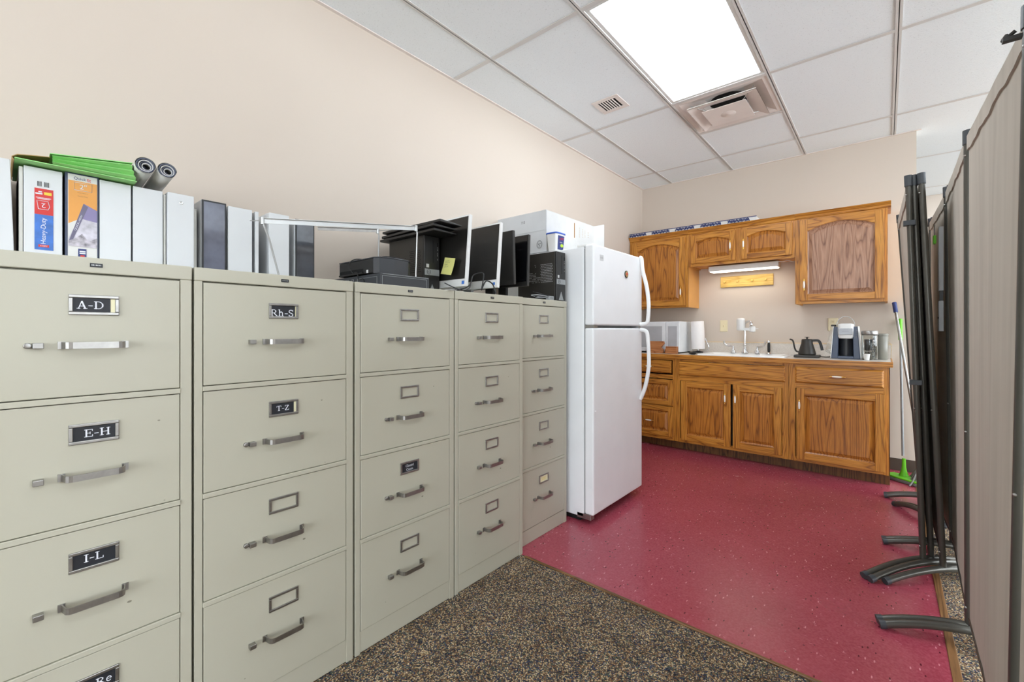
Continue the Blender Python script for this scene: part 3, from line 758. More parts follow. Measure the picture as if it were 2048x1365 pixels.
# rolled papers
for (yc, r, lab) in ((.302, .0272, 'rolled white paper on the binders, left one of the pair'), (.357, .0262, 'rolled white paper on the binders, right one of the pair')):
    t = thing('paper_roll', lab, 'paper roll', (-1.93, yc, ZT + .307), 0, 'rolled papers on the binders')
    t.rotation_euler = (0, -.085, 0)
    m = MB(); n = 46; P_ = []
    for k in range(n * 2 + 1):
        a = 2 * PI * k / n; rr = r * (1 - .09 * k / n) * (.985 + .015 * math.sin(3 * a))
        P_.append((rr * math.cos(a), r + .001 + rr * math.sin(a)))
    for (y0, z0), (y1, z1) in zip(P_, P_[1:]):
        m.add([(-.15, y0, z0), (.16, y0, z0), (.16, y1, z1), (-.15, y1, z1)], [(0, 1, 2, 3)], 0, True)
    m.build('outer_sheet', M['paper'], t)
    for q in range(4):
        r2 = r * (.80 - .13 * q)
        MB().sweep([(.157 - .004 * q, r2 * math.cos(2 * PI * k / 24) + .0015 * q, r + .001 + r2 * .97 * math.sin(2 * PI * k / 24)) for k in range(24)], [(-.0014, -.004), (.0014, -.004), (.0014, .004), (-.0014, .004)], up=(1, 0, 0), closed=True, sm=False).build('inner_sheet', M['paperb'] if q % 2 == 0 else M['paper'], t)
    MB().lathe([(r * .40, .08), (r * .30, .13), (.001, .14)], (0, 0, r + .001), 18, axis='x').build('rolled_core', M['paperb'], t)

# ================================================================== hanging-file rack
t = thing('hanging_file_rack', 'collapsed white metal hanging-file frame on wire legs', 'rack', (-1.6, .85, ZT))
W_ = lambda *p: tuple(Vector(p) - Vector((-1.6, .85, ZT)))
def rail(mb, a, b, hh=.009):
    mb.sweep([W_(*a), W_(*b)], [(-.0012, -hh), (.0012, -hh), (.0012, hh), (-.0012, hh)], sm=False)
    mb.sweep([W_(*a), W_(*b)], [(-.008, hh - .0015), (.008, hh - .0015), (.008, hh), (-.008, hh)], sm=False)
FLt, FRt = (-1.655, .600, 1.533), (-1.50, 1.140, 1.578); BRt, BLt = (-1.70, 1.085, 1.588), (-1.82, .875, 1.579)
m = MB(); rail(m, FLt, FRt); m.build('front_rail', M['zinc'], t)
m = MB(); rail(m, BLt, BRt, .007); m.build('back_rail', M['steel'], t)
m = MB(); m.tube([W_(*FRt), W_(*BRt)], .002, 6); m.tube([W_(*FLt), W_(-1.74, .59, 1.545)], .002, 6)
m.build('cross_wire', M['zinc'], t)
for p, q in ((FRt, (-1.515, 1.150, 1.3775)), (BRt, (-1.74, 1.112, 1.3775)), (FLt, (-1.50, .594, ZT + .003))):
    a = Vector(p); b = Vector(q); m = MB()
    m.tube([W_(*a), W_(*(a + Vector((0, .006, -.02)))), W_(*(a.lerp(b, .35) + Vector((0, .004, 0)))), W_(*b)], .0032, 7)
    m.tube([W_(*(a + Vector((0, 0, .012)))), W_(*(a - Vector((0, 0, .012))))], .0065, 8); m.build('leg', M['zinc'], t)

# ================================================================== electronics
# low flat black case
t = thing('flat_metal_case', 'low flat black metal case under the black printer', 'box', (-1.695, 1.09, ZT + .0003))
m = MB(); m.box(-.19, -.116, .0, .19, .123, .055); m.build('case', M['blacks'], t, bevel=.002)
m = MB()
for a, b in (((.191, -.11, .045), (.191, .108, .045)), ((.191, .108, .045), (.191, .108, .003)), ((.191, -.11, .045), (.191, -.11, .003)), ((.191, -.108, .052), (.191, .118, .052))): m.tube([a, b], .0008, 5)
for x0, x1 in ((.02, .165), (-.03, -.01), (-.08, -.05), (-.13, -.10)):
    for a, b in (((x0, -.117, .042), (x1, -.117, .042)), ((x0, -.117, .01), (x0, -.117, .042)), ((x1, -.117, .01), (x1, -.117, .042))): m.tube([a, b], .0008, 5)
m.build('edge_trim', M['greyp'], t)
for x in (-.15, .15):
    for y in (-.09, .09): pass
# printer
PZ = ZT + .0556
t = thing('printer', 'small black inkjet printer on the low flat case', 'printer', (-1.66, 1.045, PZ))
m = MB(); pl = [(-.165, -.072), (.105, -.072), (.13, -.06), (.142, 0), (.130, .075), (.105, .105), (-.165, .105)]
m.prism([(x, y) for x, y in pl], lambda u, v, w: (u, v, .004 + w), .058); m.build('body', M['black'], t, bevel=.004)
m = MB(); m.prism([(x * 1.01, y * 1.01) for x, y in pl], lambda u, v, w: (u, v, .0625 + w), .005); m.build('lid', M['blacks'], t, bevel=.002)
MB().prism([(.106, -.0735), (.131, -.0615), (.1435, 0), (.1315, .0765), (.129, .076), (.141, 0), (.129, -.059), (.106, -.071)], lambda u, v, w: (u, v, .002 + w), .06).build('front_fascia', M['blacks'], t)
MB().box(-.155, -.0735, .008, .03, -.0722, .026).build('paper_slot', M['hole'], t)
MB().box(-.15, -.082, .004, .035, -.0735, .010).build('output_lip', M['black'], t)
MB().box(.055, -.0735, .006, .068, -.0725, .018).build('sticker', M['lgrey'], t)
t = thing('printer_cable', 'thin black cable looped over the black printer', 'cable', (-1.6, 1.0, PZ + .06))
cb = smooth([(-1.70, .966, PZ + .012), (-1.715, .955, PZ + .045), (-1.70, .975, PZ + .0715), (-1.65, 1.02, PZ + .0705), (-1.60, 1.05, PZ + .082), (-1.575, 1.09, PZ + .080), (-1.55, 1.13, PZ + .0705), (-1.515, 1.135, PZ + .055)])
MB().tube([tuple(Vector(p) - t.location) for p in cb], .0022, 6).build('cord', M['cord'], t)
cb = smooth([(-1.70, .966, PZ + .012), (-1.66, .963, PZ + .010), (-1.64, .958, PZ - .02), (-1.60, .955, PZ - .02), (-1.60, .962, PZ - .05)])
MB().tube([tuple(Vector(p) - t.location) for p in cb], .002, 6).build('cord', M['cord'], t)

def tower(loc, label, dotcol, hollow):
    t = thing('desktop_computer', label, 'computer', loc, 0, 'black desktop computers on the file cabinets')
    w_, d_, h_ = .094, .292, .290
    MB().box(-d_, 0, .003, -.012, w_, h_).build('case', M['blackm'], t, bevel=.002)
    m = MB(); m.box(-.012, 0, .003, 0, w_, h_); f_ = m.build('front_bezel', M['black'], t, bevel=.003)
    MB().box(.0, .002, .098, .0012, w_ - .002, .128).build('badge_band', M['greyp'], t)
    m = MB(); m.tube([(.002, .026 + .011 * math.cos(a), .113 + .011 * math.sin(a)) for a in [2 * PI * k / 20 for k in range(20)]], .0009, 5, closed=True)
    put_text(m, 'DELL', lambda u, v: (.002, u, v), .026, .113, w=.015, h=.005); m.build('badge_emblem', M['blacks'], t)
    m = MB(); m.prism([(.022, .004), (.072, .004), (.047, .055)], lambda u, v, w: (.0 + w, u, v), .0012); m.build('lower_wedge', M['greyp'], t)
    MB().box(0, .012, .135, .0008, .028, .152).build('sticker', M['lgrey'], t)
    m = MB(); m.box(0, .052, .16, .0012, .0535, .27); m.box(0, .078, .24, .0015, .083, .262); m.build('drive_slot', M['hole'], t)
    m = MB()
    for z in (.235, .222, .205, .195, .175): m.box(0, .079, z, .0014, .083, z + .008)
    m.build('port', M['steel'], t)
    # vent of round holes on the visible side
    m = MB(); r = .0025 if not hollow else .0022
    for i in range(20):
        for j in range(12):
            x = -.030 - i * .0088 - (j % 2) * .0044; z = .115 + j * .0095
            if i > 9 and (i < 14 and j > 3 or (random.random() < .25)): continue
            if i > 14 and j > 6: continue
            m.lathe([(r, 0), (r, .0006)], (x, -.0007, z), 6, axis='y')
    m.build('side_vent', M[dotcol], t, kind='stuff')
    return t
tower((-1.692, 1.335, ZT), 'black desktop computer carrying a stack of keyboards', 'hole', 0)
tower((-1.462, 2.118, ZT + .002), 'black desktop computer beside the fridge with pale vent dots', 'lgrey', 1)
# keyboards on tower
def keyboard(loc, rz, rx, label, top='black', L=.44):
    t = thing('keyboard', label, 'keyboard', loc, rz, 'black keyboards stacked on the desktop computer')
    t.rotation_euler = (0, rx, rz)
    m = MB(); m.prism([(-.07, 0), (.07, 0), (.07, .006), (-.05, .012), (-.07, .012)], lambda u, v, w: (-L / 2 + w, u, v), L)
    m.build('base', M[top], t, bevel=.002)
    m = MB()
    for i in range(22):
        for j in range(5):
            x = -L / 2 + .012 + i * (L - .024) / 22; y = -.046 + j * .0225; z = .0112 - (y + .05) * .052
            m.box(x, y, z - .001, x + .016, y + .018, z + .004)
    m.build('keys', M['blacks'], t, kind='stuff')
    return t
keyboard((-1.80, 1.372, ZT + .2905), .0, 0, 'black keyboard at the bottom of the stack of three')
keyboard((-1.785, 1.365, ZT + .3075), -.04, 0, 'black keyboard in the middle of the stack of three')
keyboard((-1.76, 1.366, ZT + .3245), .03, 0, 'black keyboard topmost of the stack of three')

def monitor(xr, y, zb, w_, h_, label, white, tilt, standc, chin=.03, th=.018, base=True, screen='screen', skew=0):
    t = thing('monitor', label, 'monitor', (xr, y, ZT + .0005), skew, 'monitors standing in a row on the file cabinets')
    fm = M['white'] if white else M['black']
    piv = Matrix.Translation((0, 0, zb - ZT)) @ Matrix.Rotation(tilt, 4, 'X')
    def bb(mb): mb.x = piv; return mb
    bb(MB()).box(-w_, 0, 0, 0, th, h_).build('bezel', fm, t, bevel=.0015)
    s_ = .008
    sc = bb(MB()).box(-w_ + s_, -.001, chin, -s_, .0005, h_ - s_).build('screen', M[screen], t)
    bb(MB()).box(-w_ + .03, th, .05, -.03, th + .022, h_ - .05).build('back_shell', fm, t, bevel=.006)
    cx = -w_ / 2
    m = MB(); m.box(cx - .03, th + .02, .012, cx + .03, th + .04, zb - ZT + h_ * .4); m.build('stand_neck', M[standc], t, bevel=.002)
    if base: MB().box(cx - .11, -.05, .0025, cx + .11, th + .05, .0125).build('stand_base', M[standc], t, bevel=.004)
    return t, bb
t, bb = monitor(-1.514, 1.437, 1.360, .55, .348, 'white-framed monitor with a yellow sticky note, first of the row', True, -.085, 'greyp', .036, base=False)
bb(MB()).box(-.026, -.0015, .010, -.010, 0, .026).build('energy_sticker', M['blue'], t)
m = MB(); m.box(-.30, .0, 0, -.24, .08, .008); m.build('stand_base', M['greyp'], t, bevel=.003)
t, bb = monitor(-1.478, 1.620, 1.365, .51, .333, 'white-framed monitor without a note, second of the row', True, -.085, 'greyp', .040, base=False)
bb(MB()).box(-.030, -.0015, .012, -.016, 0, .026).build('energy_sticker', M['blue'], t)
m = MB(); m.box(-.30, -.05, 0, -.22, .12, .008); m.build('stand_base', M['greyp'], t, bevel=.003)
t, bb = monitor(-1.515, 1.795, 1.397, .44, .288, 'black monitor leaning forward, third of the row', False, .035, 'black', .022)
t, bb = monitor(-1.508, 1.900, 1.396, .44, .287, 'black monitor furthest right in the row, darkest screen', False, -.045, 'black', .024, screen='screenb', base=False)
MB().box(-.30, .0, 0, -.12, .12, .010).build('stand_base', M['black'], t, bevel=.003)
# sticky note on first monitor
t = thing('sticky_note', 'yellow sticky note curling off the first monitor screen', 'note', (-1.620, 1.430, 1.462))
m = MB(); N_ = 6
gpt = lambda i, j: (-.038 + .076 * i / N_ + .020 * (j / N_ - .5), -.004 - .010 * (1 - j / N_) ** 2 - .003 * math.sin(PI * i / N_), -.040 + .080 * j / N_ - .012 * (i / N_ - .5))
for i in range(N_):
    for j in range(N_):
        m.add([gpt(i, j), gpt(i + 1, j), gpt(i + 1, j + 1), gpt(i, j + 1)], [(0, 1, 2, 3)], 0, True)
m.build('paper', M['yellow'], t)
m = MB()
for k, (wd, z) in enumerate(((.030, .026), (.036, .018), (.020, .008), (.030, -.002))):
    m.tube([(-.026 + q * wd / 6 + .02 * (z / .08), -.0075 - .010 * ((.04 - z) / .08) ** 2, z + .0016 * (-1) ** q) for q in range(7)], .0005, 4)
m.build('handwriting', M['inkg'], t)
# cables and bits on the cabinets
def cable(name, label, pts, r, mat, cat='cable'):
    P_ = smooth(pts); t = MB(); o0 = Vector(pts[0])
    t.tube([tuple(Vector(p) - o0) for p in P_], r, 7); o = t.build(name, M[mat], None); o.location = o0; tag(o, label, cat); return o
z0 = ZT + .0065
cable('power_cable', 'thick black cable looping below the white monitors', [(-1.66, 1.30, z0 + .03), (-1.60, 1.33, z0), (-1.50, 1.36, z0 + .004), (-1.47, 1.42, z0 + .03), (-1.50, 1.475, z0 + .085), (-1.46, 1.50, z0 + .095),
    (-1.44, 1.48, z0 + .05), (-1.43, 1.46, z0 + .01), (-1.44, 1.50, z0 + .055), (-1.44, 1.545, z0 + .045), (-1.43, 1.56, z0 + .0)], .0032, 'cord')
cable('thin_black_cable', 'thin black cable below the first white monitor', [(-1.47, 1.27, z0 + .03), (-1.44, 1.30, z0 + .01), (-1.43, 1.34, z0), (-1.43, 1.38, z0 + .012), (-1.44, 1.40, z0 + .035)], .0024, 'cord')
t = thing('cable_coil', 'grey cables coiled on the cabinet before the second computer', 'cable', (-1.52, 2.02, ZT + .005))
for q in range(5):
    m = MB(); cx, cy = random.uniform(-.01, .02), random.uniform(-.03, .03)
    m.tube([(cx + (.020 + .004 * q) * math.cos(a), cy + (.045 + .007 * q) * math.sin(a), .004 + .004 * q + (.012 if q == 4 else .003) * (1 + math.sin(a + q))) for a in [2 * PI * k / 22 for k in range(22)]], .0022, 6, closed=True)
    m.build('loop', M['wcord' if q % 2 else 'cord'], t)
t = thing('plug_adapter', 'small grey plug adapter lying against the second computer', 'adapter', (-1.475, 2.055, ZT + .0023))
MB().box(-.02, 0, 0, .008, .045, .024).build('housing', M['greyp'], t, bevel=.003)
m = MB(); m.lathe([(.0022, 0), (.0022, .001)], (.0085, .012, .012), 8, axis='x'); m.lathe([(.0022, 0), (.0022, .001)], (.0085, .024, .012), 8, axis='x'); m.build('socket', M['hole'], t)
o = MB(); o.box(-.05, -.05, 0, .045, .055, .0015).box(-.03, -.03, .0015, .05, .06, .003); o = o.build('paper_sheet', M['paper']); o.location = (-1.468, 1.27, ZT + .0003); o.rotation_euler = (0, 0, .5)
tag(o, 'white paper slip lying below the first white monitor', 'paper')

# ================================================================== FRIDGE
FX, FY0, FY1, FZ = -1.30, 2.262, 2.935, 1.655
t = thing('refrigerator', 'white top-freezer refrigerator beside the file cabinets', 'refrigerator', (FX, FY0, 0.003))
m = MB(); m.box(-.735, .004, .03, -.068, FY1 - FY0 - .004, FZ - .01); m.build('body', M['fridge'], t, bevel=.006)
MB().box(-.70, .02, 0, -.10, FY1 - FY0 - .02, .03).build('plinth', M['hole'], t)
MB().box(-.10, .03, .006, -.075, FY1 - FY0 - .03, .05).build('toe_grille', M['black'], t)
MB().box(-.068, .010, .06, -.060, FY1 - FY0 - .010, FZ - .02).build('gasket', M['gasket'], t)
W2 = FY1 - FY0
fz = MB().box(-.060, 0, 1.176, 0, W2, FZ).build('freezer_door', M['fridge'], t, bevel=.010, seg=3)
fd = MB().box(-.060, 0, .055, 0, W2, 1.160).build('lower_door', M['fridge'], t, bevel=.010, seg=3)
def fhandle(pts, d, name='door_handle'):
    P_ = smooth([(x, W2 - .035, z) for x, z in pts], 5)
    MB().sweep(P_, [(.014 * math.cos(a), .008 * math.sin(a)) for a in [2 * PI * k / 10 for k in range(10)]], up=(0, 1, 0)).build(name, M['white'], d)
fhandle([(-.004, 1.652), (.012, 1.640), (.020, 1.56), (.048, 1.45), (.062, 1.34), (.060, 1.24), (.048, 1.195), (.0, 1.186)], fz)
fhandle([(.0, 1.150), (.042, 1.140), (.056, 1.10), (.064, .97), (.062, .88), (.042, .77), (.018, .70), (.0, .665)], fd)
MB().box(-.058, .006, 1.161, -.002, .05, 1.175).build('centre_hinge', M['steel'], t)
MB().box(-.058, W2 - .05, 1.1605, -.006, W2 - .008, 1.1752).build('seal_strip', M['gasket'], t)
MB().box(-.12, .01, FZ - .010, -.01, .055, FZ + .006).build('top_hinge_cover', M['white'], t, bevel=.004)
m = MB(); m.box(-.115, .004, .022, -.02, .045, .054); m.build('lower_hinge', M['steel'], t, bevel=.002)
q = MB(); q.box(.0, .075, 1.566, .0012, .118, 1.600); q.build('brand_plate', M['lgrey'], fz)
q = MB(); put_text(q, 'IIII', lambda u, v: (.0016, u, v), .0965, 1.583, w=.03, h=.012); q.build('plate_lettering', M['greyp'], fz)
MB().lathe([(.005, 0), (.0045, .004), (.002, .006)], (0, .022, .667), 12, axis='x').build('door_plug', M['white'], fd)
o = MB(); o.lathe([(.024, 0), (.024, .004), (.022, .005)], (0, 0, 0), 24, mi=0, axis='x'); o.lathe([(.019, .005), (.018, .0062)], (0, 0, 0), 24, mi=1, axis='x')
o.lathe([(.009, .0062), (.008, .008)], (0, 0, .002), 10, mi=2, axis='x')
o = o.build('fridge_magnet', [M['blackm'], M['tan'], M['red']]); o.location = (FX + .0008, 2.684, 1.518); tag(o, 'round black and red magnet on the freezer door', 'magnet')

# box on fridge
BT = FZ + .004
t = thing('cardboard_box', 'large white cardboard box on top of the fridge', 'box', (-1.668, 2.30, BT))
m = MB(); m.box(-.42, 0, 0, 0, .60, .272); m.build('body', [M['boxg']], t, bevel=.002)
MB().box(0.0002, .001, .004, .0022, .598, .270).build('end_panel', M['box'], t)
m = MB(); m.box(-.42, -.0025, .1415, 0.0, -.0005, .271); m.build('overlap_flap', M['boxg'], t)
m = MB(); m.add([(.0, .60, .006), (.0, .602, .006), (.045, .685, .02), (.045, .683, .02), (.0, .60, .27), (.0, .602, .27), (.045, .685, .292), (.045, .683, .292)],
    [(0, 3, 7, 4), (1, 5, 6, 2), (4, 7, 6, 5), (0, 1, 2, 3), (3, 2, 6, 7), (0, 4, 5, 1)]); m.build('open_flap', M['box'], t)
q = MB(); put_text(q, '7/13', lambda u, v: (u, -.003, v), -.19, .215, w=.032, h=.017)
put_text(q, 'CS', lambda u, v: (u, -.0008, v), -.140, .075, w=.018, h=.013)
for r_ in (.022, .018): q.tube([(-.055 + r_ * math.cos(a), -.001, .052 + r_ * 1.2 * math.sin(a)) for a in [2 * PI * k / 24 for k in range(24)]], .0007, 4, closed=True)
for a0 in (30, 150, 270):
    a = math.radians(a0); q.tube([(-.055 + .014 * math.cos(a), -.001, .052 + .014 * math.sin(a)), (-.055 + .004 * math.cos(a + 1), -.001, .052 + .004 * math.sin(a + 1))], .0014, 4)
q.build('printing', M['ink'], t)
q = MB(); q.box(.0024, .255, .135, .003, .345, .245, 0); q.box(.003, .325, .14, .0035, .338, .245, 1); q.build('taped_label', [M['paper'], M['tape']], t)
q = MB()
for k, u in enumerate((.40, .445, .475, .52)):
    put_text(q, ['IIIHIIHI', 'IIIIII', 'IIHII', 'III'][k], lambda a, b: (.0026, a, b), u, .19, w=.07 - .01 * k, h=.007, rot=90)
q.build('end_printing', M['tan'], t)
# tub
t = thing('plastic_tub', 'white tub with blue lid and blue label on the fridge', 'tub', (-1.618, 2.335, BT - .003))
def rrect(a, b, r, n=4):
    P_ = []
    for cx, cy, s0 in ((a - r, b - r, 0), (-a + r, b - r, 90), (-a + r, -b + r, 180), (a - r, -b + r, 270)):
        P_ += arcpts(cx, cy, r, s0, s0 + 90, n)
    return P_
def loft(mb, secs, mi=0, cap=True):
    k = len(secs[0][0]); vs = [(x, y, z) for P_, z in secs for x, y in P_]
    fs = [(i * k + j, i * k + (j + 1) % k, (i + 1) * k + (j + 1) % k, (i + 1) * k + j) for i in range(len(secs) - 1) for j in range(k)]
    mb.add(vs, fs, mi, True)
    if cap: mb.add(vs[:k], [tuple(range(k))[::-1]], mi); mb.add(vs[-k:], [tuple(range(k))], mi)
m = MB(); loft(m, [(rrect(.033, .042, .014), 0), (rrect(.042, .052, .016), .108)]); m.build('bucket', M['white'], t)
m = MB(); loft(m, [(rrect(.045, .055, .017), .107), (rrect(.046, .056, .017), .111), (rrect(.045, .055, .017), .116), (rrect(.040, .05, .016), .118)]); m.build('lid', M['bluel'], t)
m = MB(); sl = .088
ft = lambda u, v, w: (.0342 + v * sl + w, u, v)
m.prism([(-.030, .008), (.030, .008), (.034, .096), (-.034, .096)], ft, .0012, 0)
m.prism(arcpts(.012, .035, .017, 0, 360, 14, .011)[:-1], lambda u, v, w: ft(u, v, w + .0012), .0005, 1)
put_text(m, 'COMET', lambda u, v: ft(u, v, .0018), .004, .076, w=.046, h=.014, mi=2, rot=6)
put_text(m, 'wipes', lambda u, v: ft(u, v, .0018), .0, .054, w=.03, h=.009, mi=3); m.build('label_sheet', [M['navy'], M['lime'], M['red'], M['inkw']], t)

# ================================================================== KITCHEN
CY, FYB, DYB = 4.17, 4.20, 4.182       # counter edge, face frame, door front
def pull(parent, x, z, y, vertical=True, L=.104):
    """brass and porcelain pull, local to parent given in world coordinates"""
    prof = [(.002, -.052), (.0055, -.049), (.0045, -.045), (.003, -.042), (.0062, -.038), (.004, -.033), (.0045, -.030)]
    pr2 = [(.0045, -.030), (.0068, -.015), (.0074, 0), (.0068, .015), (.0045, .030)]
    m = MB(); ax = 'z' if vertical else 'x'; c = (x, y - .020, z)
    m.lathe(prof, c, 12, 0, axis=ax); m.lathe([(r, -q) for r, q in prof], c, 12, 0, axis=ax); m.lathe(pr2, c, 12, 1, axis=ax)
    for s_ in (-.045, .045):
        a = (x, y, z + s_) if vertical else (x + s_, y, z); b = (x, y - .020, z + s_) if vertical else (x + s_, y - .020, z)
        m.tube([a, b], .003, 7, 0)
    return m.build('handle', [M['brass'], M['porc']], parent, world=True)
def oak_door(parent, x0, x1, z0, z1, y, arch=0, st=.055, panel='oakpanel', name='door'):
    th = .019; m = MB(); F = lambda u, v, w: (u, y + w, v)
    m.box(x0, y, z0, x0 + st, y + th, z1, 0).box(x1 - st, y, z0, x1, y + th, z1, 0).box(x0 + st, y, z0, x1 - st, y + th, z0 + st, 1)
    xa, xb = x0 + st, x1 - st; w_ = xb - xa
    def top(off, inset=0):
        if not arch: return [(xb - inset, z1 - st - off), (xa + inset, z1 - st - off)]
        n = 14; P_ = []
        for k in range(n + 1):
            s_ = 1 - 2 * k / n; P_.append(((xa + xb) / 2 + s_ * (w_ / 2 - inset), z1 - st + .012 - arch - off + arch * (math.cos(s_ * PI / 2) ** .9 if abs(s_) < 1 else 0)))
        return P_
    tp = top(0)
    for (a, za), (b, zb) in zip(tp, tp[1:]):
        m.add([F(b, zb, 0), F(a, za, 0), F(a, z1, 0), F(b, z1, 0), F(b, zb, th), F(a, za, th), F(a, z1, th), F(b, z1, th)],
              [(0, 1, 2, 3), (7, 6, 5, 4), (0, 4, 5, 1), (3, 2, 6, 7)], 1)
    d = m.build(name, [M['oakv'], M['oakh']], parent, world=True, bevel=.0022)
    # bead + raised panel
    q = MB()
    outer = [(xa, z0 + st), (xb, z0 + st)] + top(0)
    in1 = [(xa + .010, z0 + st + .010), (xb - .010, z0 + st + .010)] + top(.010, .010)
    in2 = [(xa + .034, z0 + st + .034), (xb - .034, z0 + st + .034)] + top(.034, .034)
    k = len(outer)
    lv = [[F(u, v, .006) for u, v in outer], [F(u, v, .013) for u, v in in1], [F(u, v, .004) for u, v in in2]]
    vs = sum(lv, [])
    fs = [(i * k + j, i * k + (j + 1) % k, (i + 1) * k + (j + 1) % k, (i + 1) * k + j) for i in range(2) for j in range(k)]
    q.add(vs, fs, 0); q.add(lv[2], [tuple(range(k))], 0)
    q.build('raised_panel', M[panel], d, world=True)
    return d
def drawer_front(parent, x0, x1, z0, z1, y, pl=True, name='drawer'):
    m = MB(); F = lambda u, v, w: (u, y + w, v); b = .012
    o = [(x0, z0), (x1, z0), (x1, z1), (x0, z1)]; i_ = [(x0 + b, z0 + b), (x1 - b, z0 + b), (x1 - b, z1 - b), (x0 + b, z1 - b)]
    vs = [F(u, v, .018) for u, v in o] + [F(u, v, .010) for u, v in o] + [F(u, v, 0) for u, v in i_]
    m.add(vs, [(a, (a + 1) % 4, 4 + (a + 1) % 4, 4 + a) for a in range(4)] + [(4 + a, 4 + (a + 1) % 4, 8 + (a + 1) % 4, 8 + a) for a in range(4)] + [(8, 9, 10, 11), (3, 2, 1, 0)])
    d = m.build(name, M['oakh'], parent, world=True)
    if pl: pull(d, (x0 + x1) / 2, (z0 + z1) / 2, y, False)
    return d
BD_ = YB - .004
def base_cab(x0, x1, label, cols, right_end=False):
    t = thing('base_cabinet', label, 'cabinet', ((x0 + x1) / 2, FYB, .003))
    m = MB(); m.box(x0, FYB + .02, .09, x0 + .016, BD_, .878, 0).box(x1 - .016, FYB + .02, .09, x1, BD_, .878, 0).box(x0, BD_ - .008, .09, x1, BD_, .878, 0).box(x0, FYB + .02, .09, x1, BD_, .105, 0)
    m.build('carcass', M['kick'], t, world=True)
    m = MB()
    for a, b in cols[0]: m.box(a, FYB, .09, b, FYB + .02, .878, 0)
    for a, b, c, d in cols[1]: m.box(a, FYB, c, b, FYB + .02, d, 1)
    m.build('face_frame', [M['oakv'], M['oakh']], t, world=True)
    MB().box(x0, FYB + .09, .0035, x1, FYB + .10, .09).build('toe_kick', M['kick'], t, world=True)
    if right_end:
        MB().prism([(FYB + .02, .09), (FYB + .02, .878), (BD_, .878), (BD_, .0035), (FYB + .09, .0035), (FYB + .09, .09)], lambda u, v, w: (x1 + w, u, v), .006).build('end_panel', M['kick'], t, world=True)
        MB().box(x0, FYB + .075, .0035, x1 + .006, FYB + .0895, .0905).build('toe_kick', M['kick'], t, world=True)
    return t
# drawer unit
x0, x1 = -2.02, -1.518
t = base_cab(x0, x1, 'oak base cabinet with three drawers, partly behind the fridge', ([(x0, x0 + .045), (x1 - .035, x1)], [(x0 + .045, x1 - .035, .09, .125), (x0 + .045, x1 - .035, .405, .44), (x0 + .045, x1 - .035, .68, .72), (x0 + .045, x1 - .035, .86, .878)]))
drawer_front(t, x0 + .03, -1.562, .735, .855, DYB)
d = oak_door(t, x0 + .03, -1.545, .425, .672, DYB, st=.045, name='drawer')
d = oak_door(t, x0 + .03, -1.545, .125, .413, DYB, st=.045, name='drawer'); pull(d, -1.78, .262, DYB + .004, False)
# sink base
x0, x1 = -1.516, -.602
t = base_cab(x0, x1, 'wide oak sink cabinet with two doors under a false drawer front', ([(x0, x0 + .035), (x1 - .045, x1)], [(x0 + .035, x1 - .045, .09, .125), (x0 + .035, x1 - .045, .672, .722), (x0 + .035, x1 - .045, .855, .878)]))
drawer_front(t, -1.493, -.625, .724, .852, DYB, False, 'false_front')
d = oak_door(t, -1.469, -1.037, .117, .671, DYB); pull(d, -1.079, .545, DYB)
d = oak_door(t, -1.019, -.650, .117, .671, DYB); pull(d, -.996, .545, DYB)
MB().box(-1.037, FYB + .021, .13, -1.019, FYB + .022, .66).build('door_gap_shadow_board', M['hole'], t, world=True)
# right base
x0, x1 = -.600, .020
t = base_cab(x0, x1, 'oak base cabinet at the right end with one drawer over one door', ([(x0, x0 + .045), (x1 - .03, x1)], [(x0 + .045, x1 - .03, .09, .125), (x0 + .045, x1 - .03, .683, .724), (x0 + .045, x1 - .03, .855, .878)]), True)
drawer_front(t, -.557, -.007, .726, .856, DYB)
d = oak_door(t, -.547, -.001, .112, .682, DYB); pull(d, -.525, .548, DYB)
# counter top with sink hole
CZ = .918; SX0, SX1, SY0, SY1 = -1.33, -.66, 4.26, 4.70
t = thing('countertop', 'pale speckled laminate countertop with an oak front edge', 'countertop', (-1.0, CY, .879))
m = MB(); a0, a1, b1 = XL + .002, .043, YB - .022
m.box(a0, CY + .012, .8795, SX0 + .03, b1, CZ).box(SX1 - .03, CY + .012, .8795, a1 - .012, b1, CZ).box(SX0 + .03, CY + .012, .8795, SX1 - .03, SY0 + .03, CZ).box(SX0 + .03, SY1 - .03, .8795, SX1 - .03, b1, CZ)
m.build('slab', M['laminate'], t, world=True)
m = MB(); m.box(a0, CY, .8795, a1, CY + .012, CZ).box(a1 - .012, CY + .012, .8795, a1, b1, CZ); m.build('oak_edge', M['oakh'], t, world=True, bevel=.003)
m = MB(); m.box(a0, YB - .020, .8795, a1, YB - .001, 1.026); m.build('backsplash', M['laminate'], t, world=True)
m = MB(); m.box(a0, YB - .022, 1.0262, a1, YB - .001, 1.033); m.build('backsplash_edge', M['trimwood'], t, world=True)
# sink
t = thing('sink', 'white enamel drop-in kitchen sink', 'sink', (-.995, 4.48, CZ))
m = MB()
R_ = lambda a, b, r: rrect(a, b, r, 5)
hx_, hy_ = (SX1 - SX0) / 2, (SY1 - SY0) / 2 + .012
loft(m, [(R_(hx_ + .02, hy_, .03), .0003), (R_(hx_ + .018, hy_ - .002, .03), .010), (R_(hx_ + .008, hy_ - .012, .03), .013), (R_(hx_ - .02, hy_ - .045, .05), .010), (R_(hx_ - .045, hy_ - .07, .05), -.02), (R_(hx_ - .07, hy_ - .09, .05), -.17)], cap=False)
m.add([(x, y, -.17) for x, y in R_(hx_ - .07, hy_ - .09, .05)], [tuple(range(24))])
m.build('basin', M['enamel'], t)
MB().lathe([(.03, -.1695), (.03, -.167), (.008, -.168)], n=18).build('drain', M['chrome'], t)
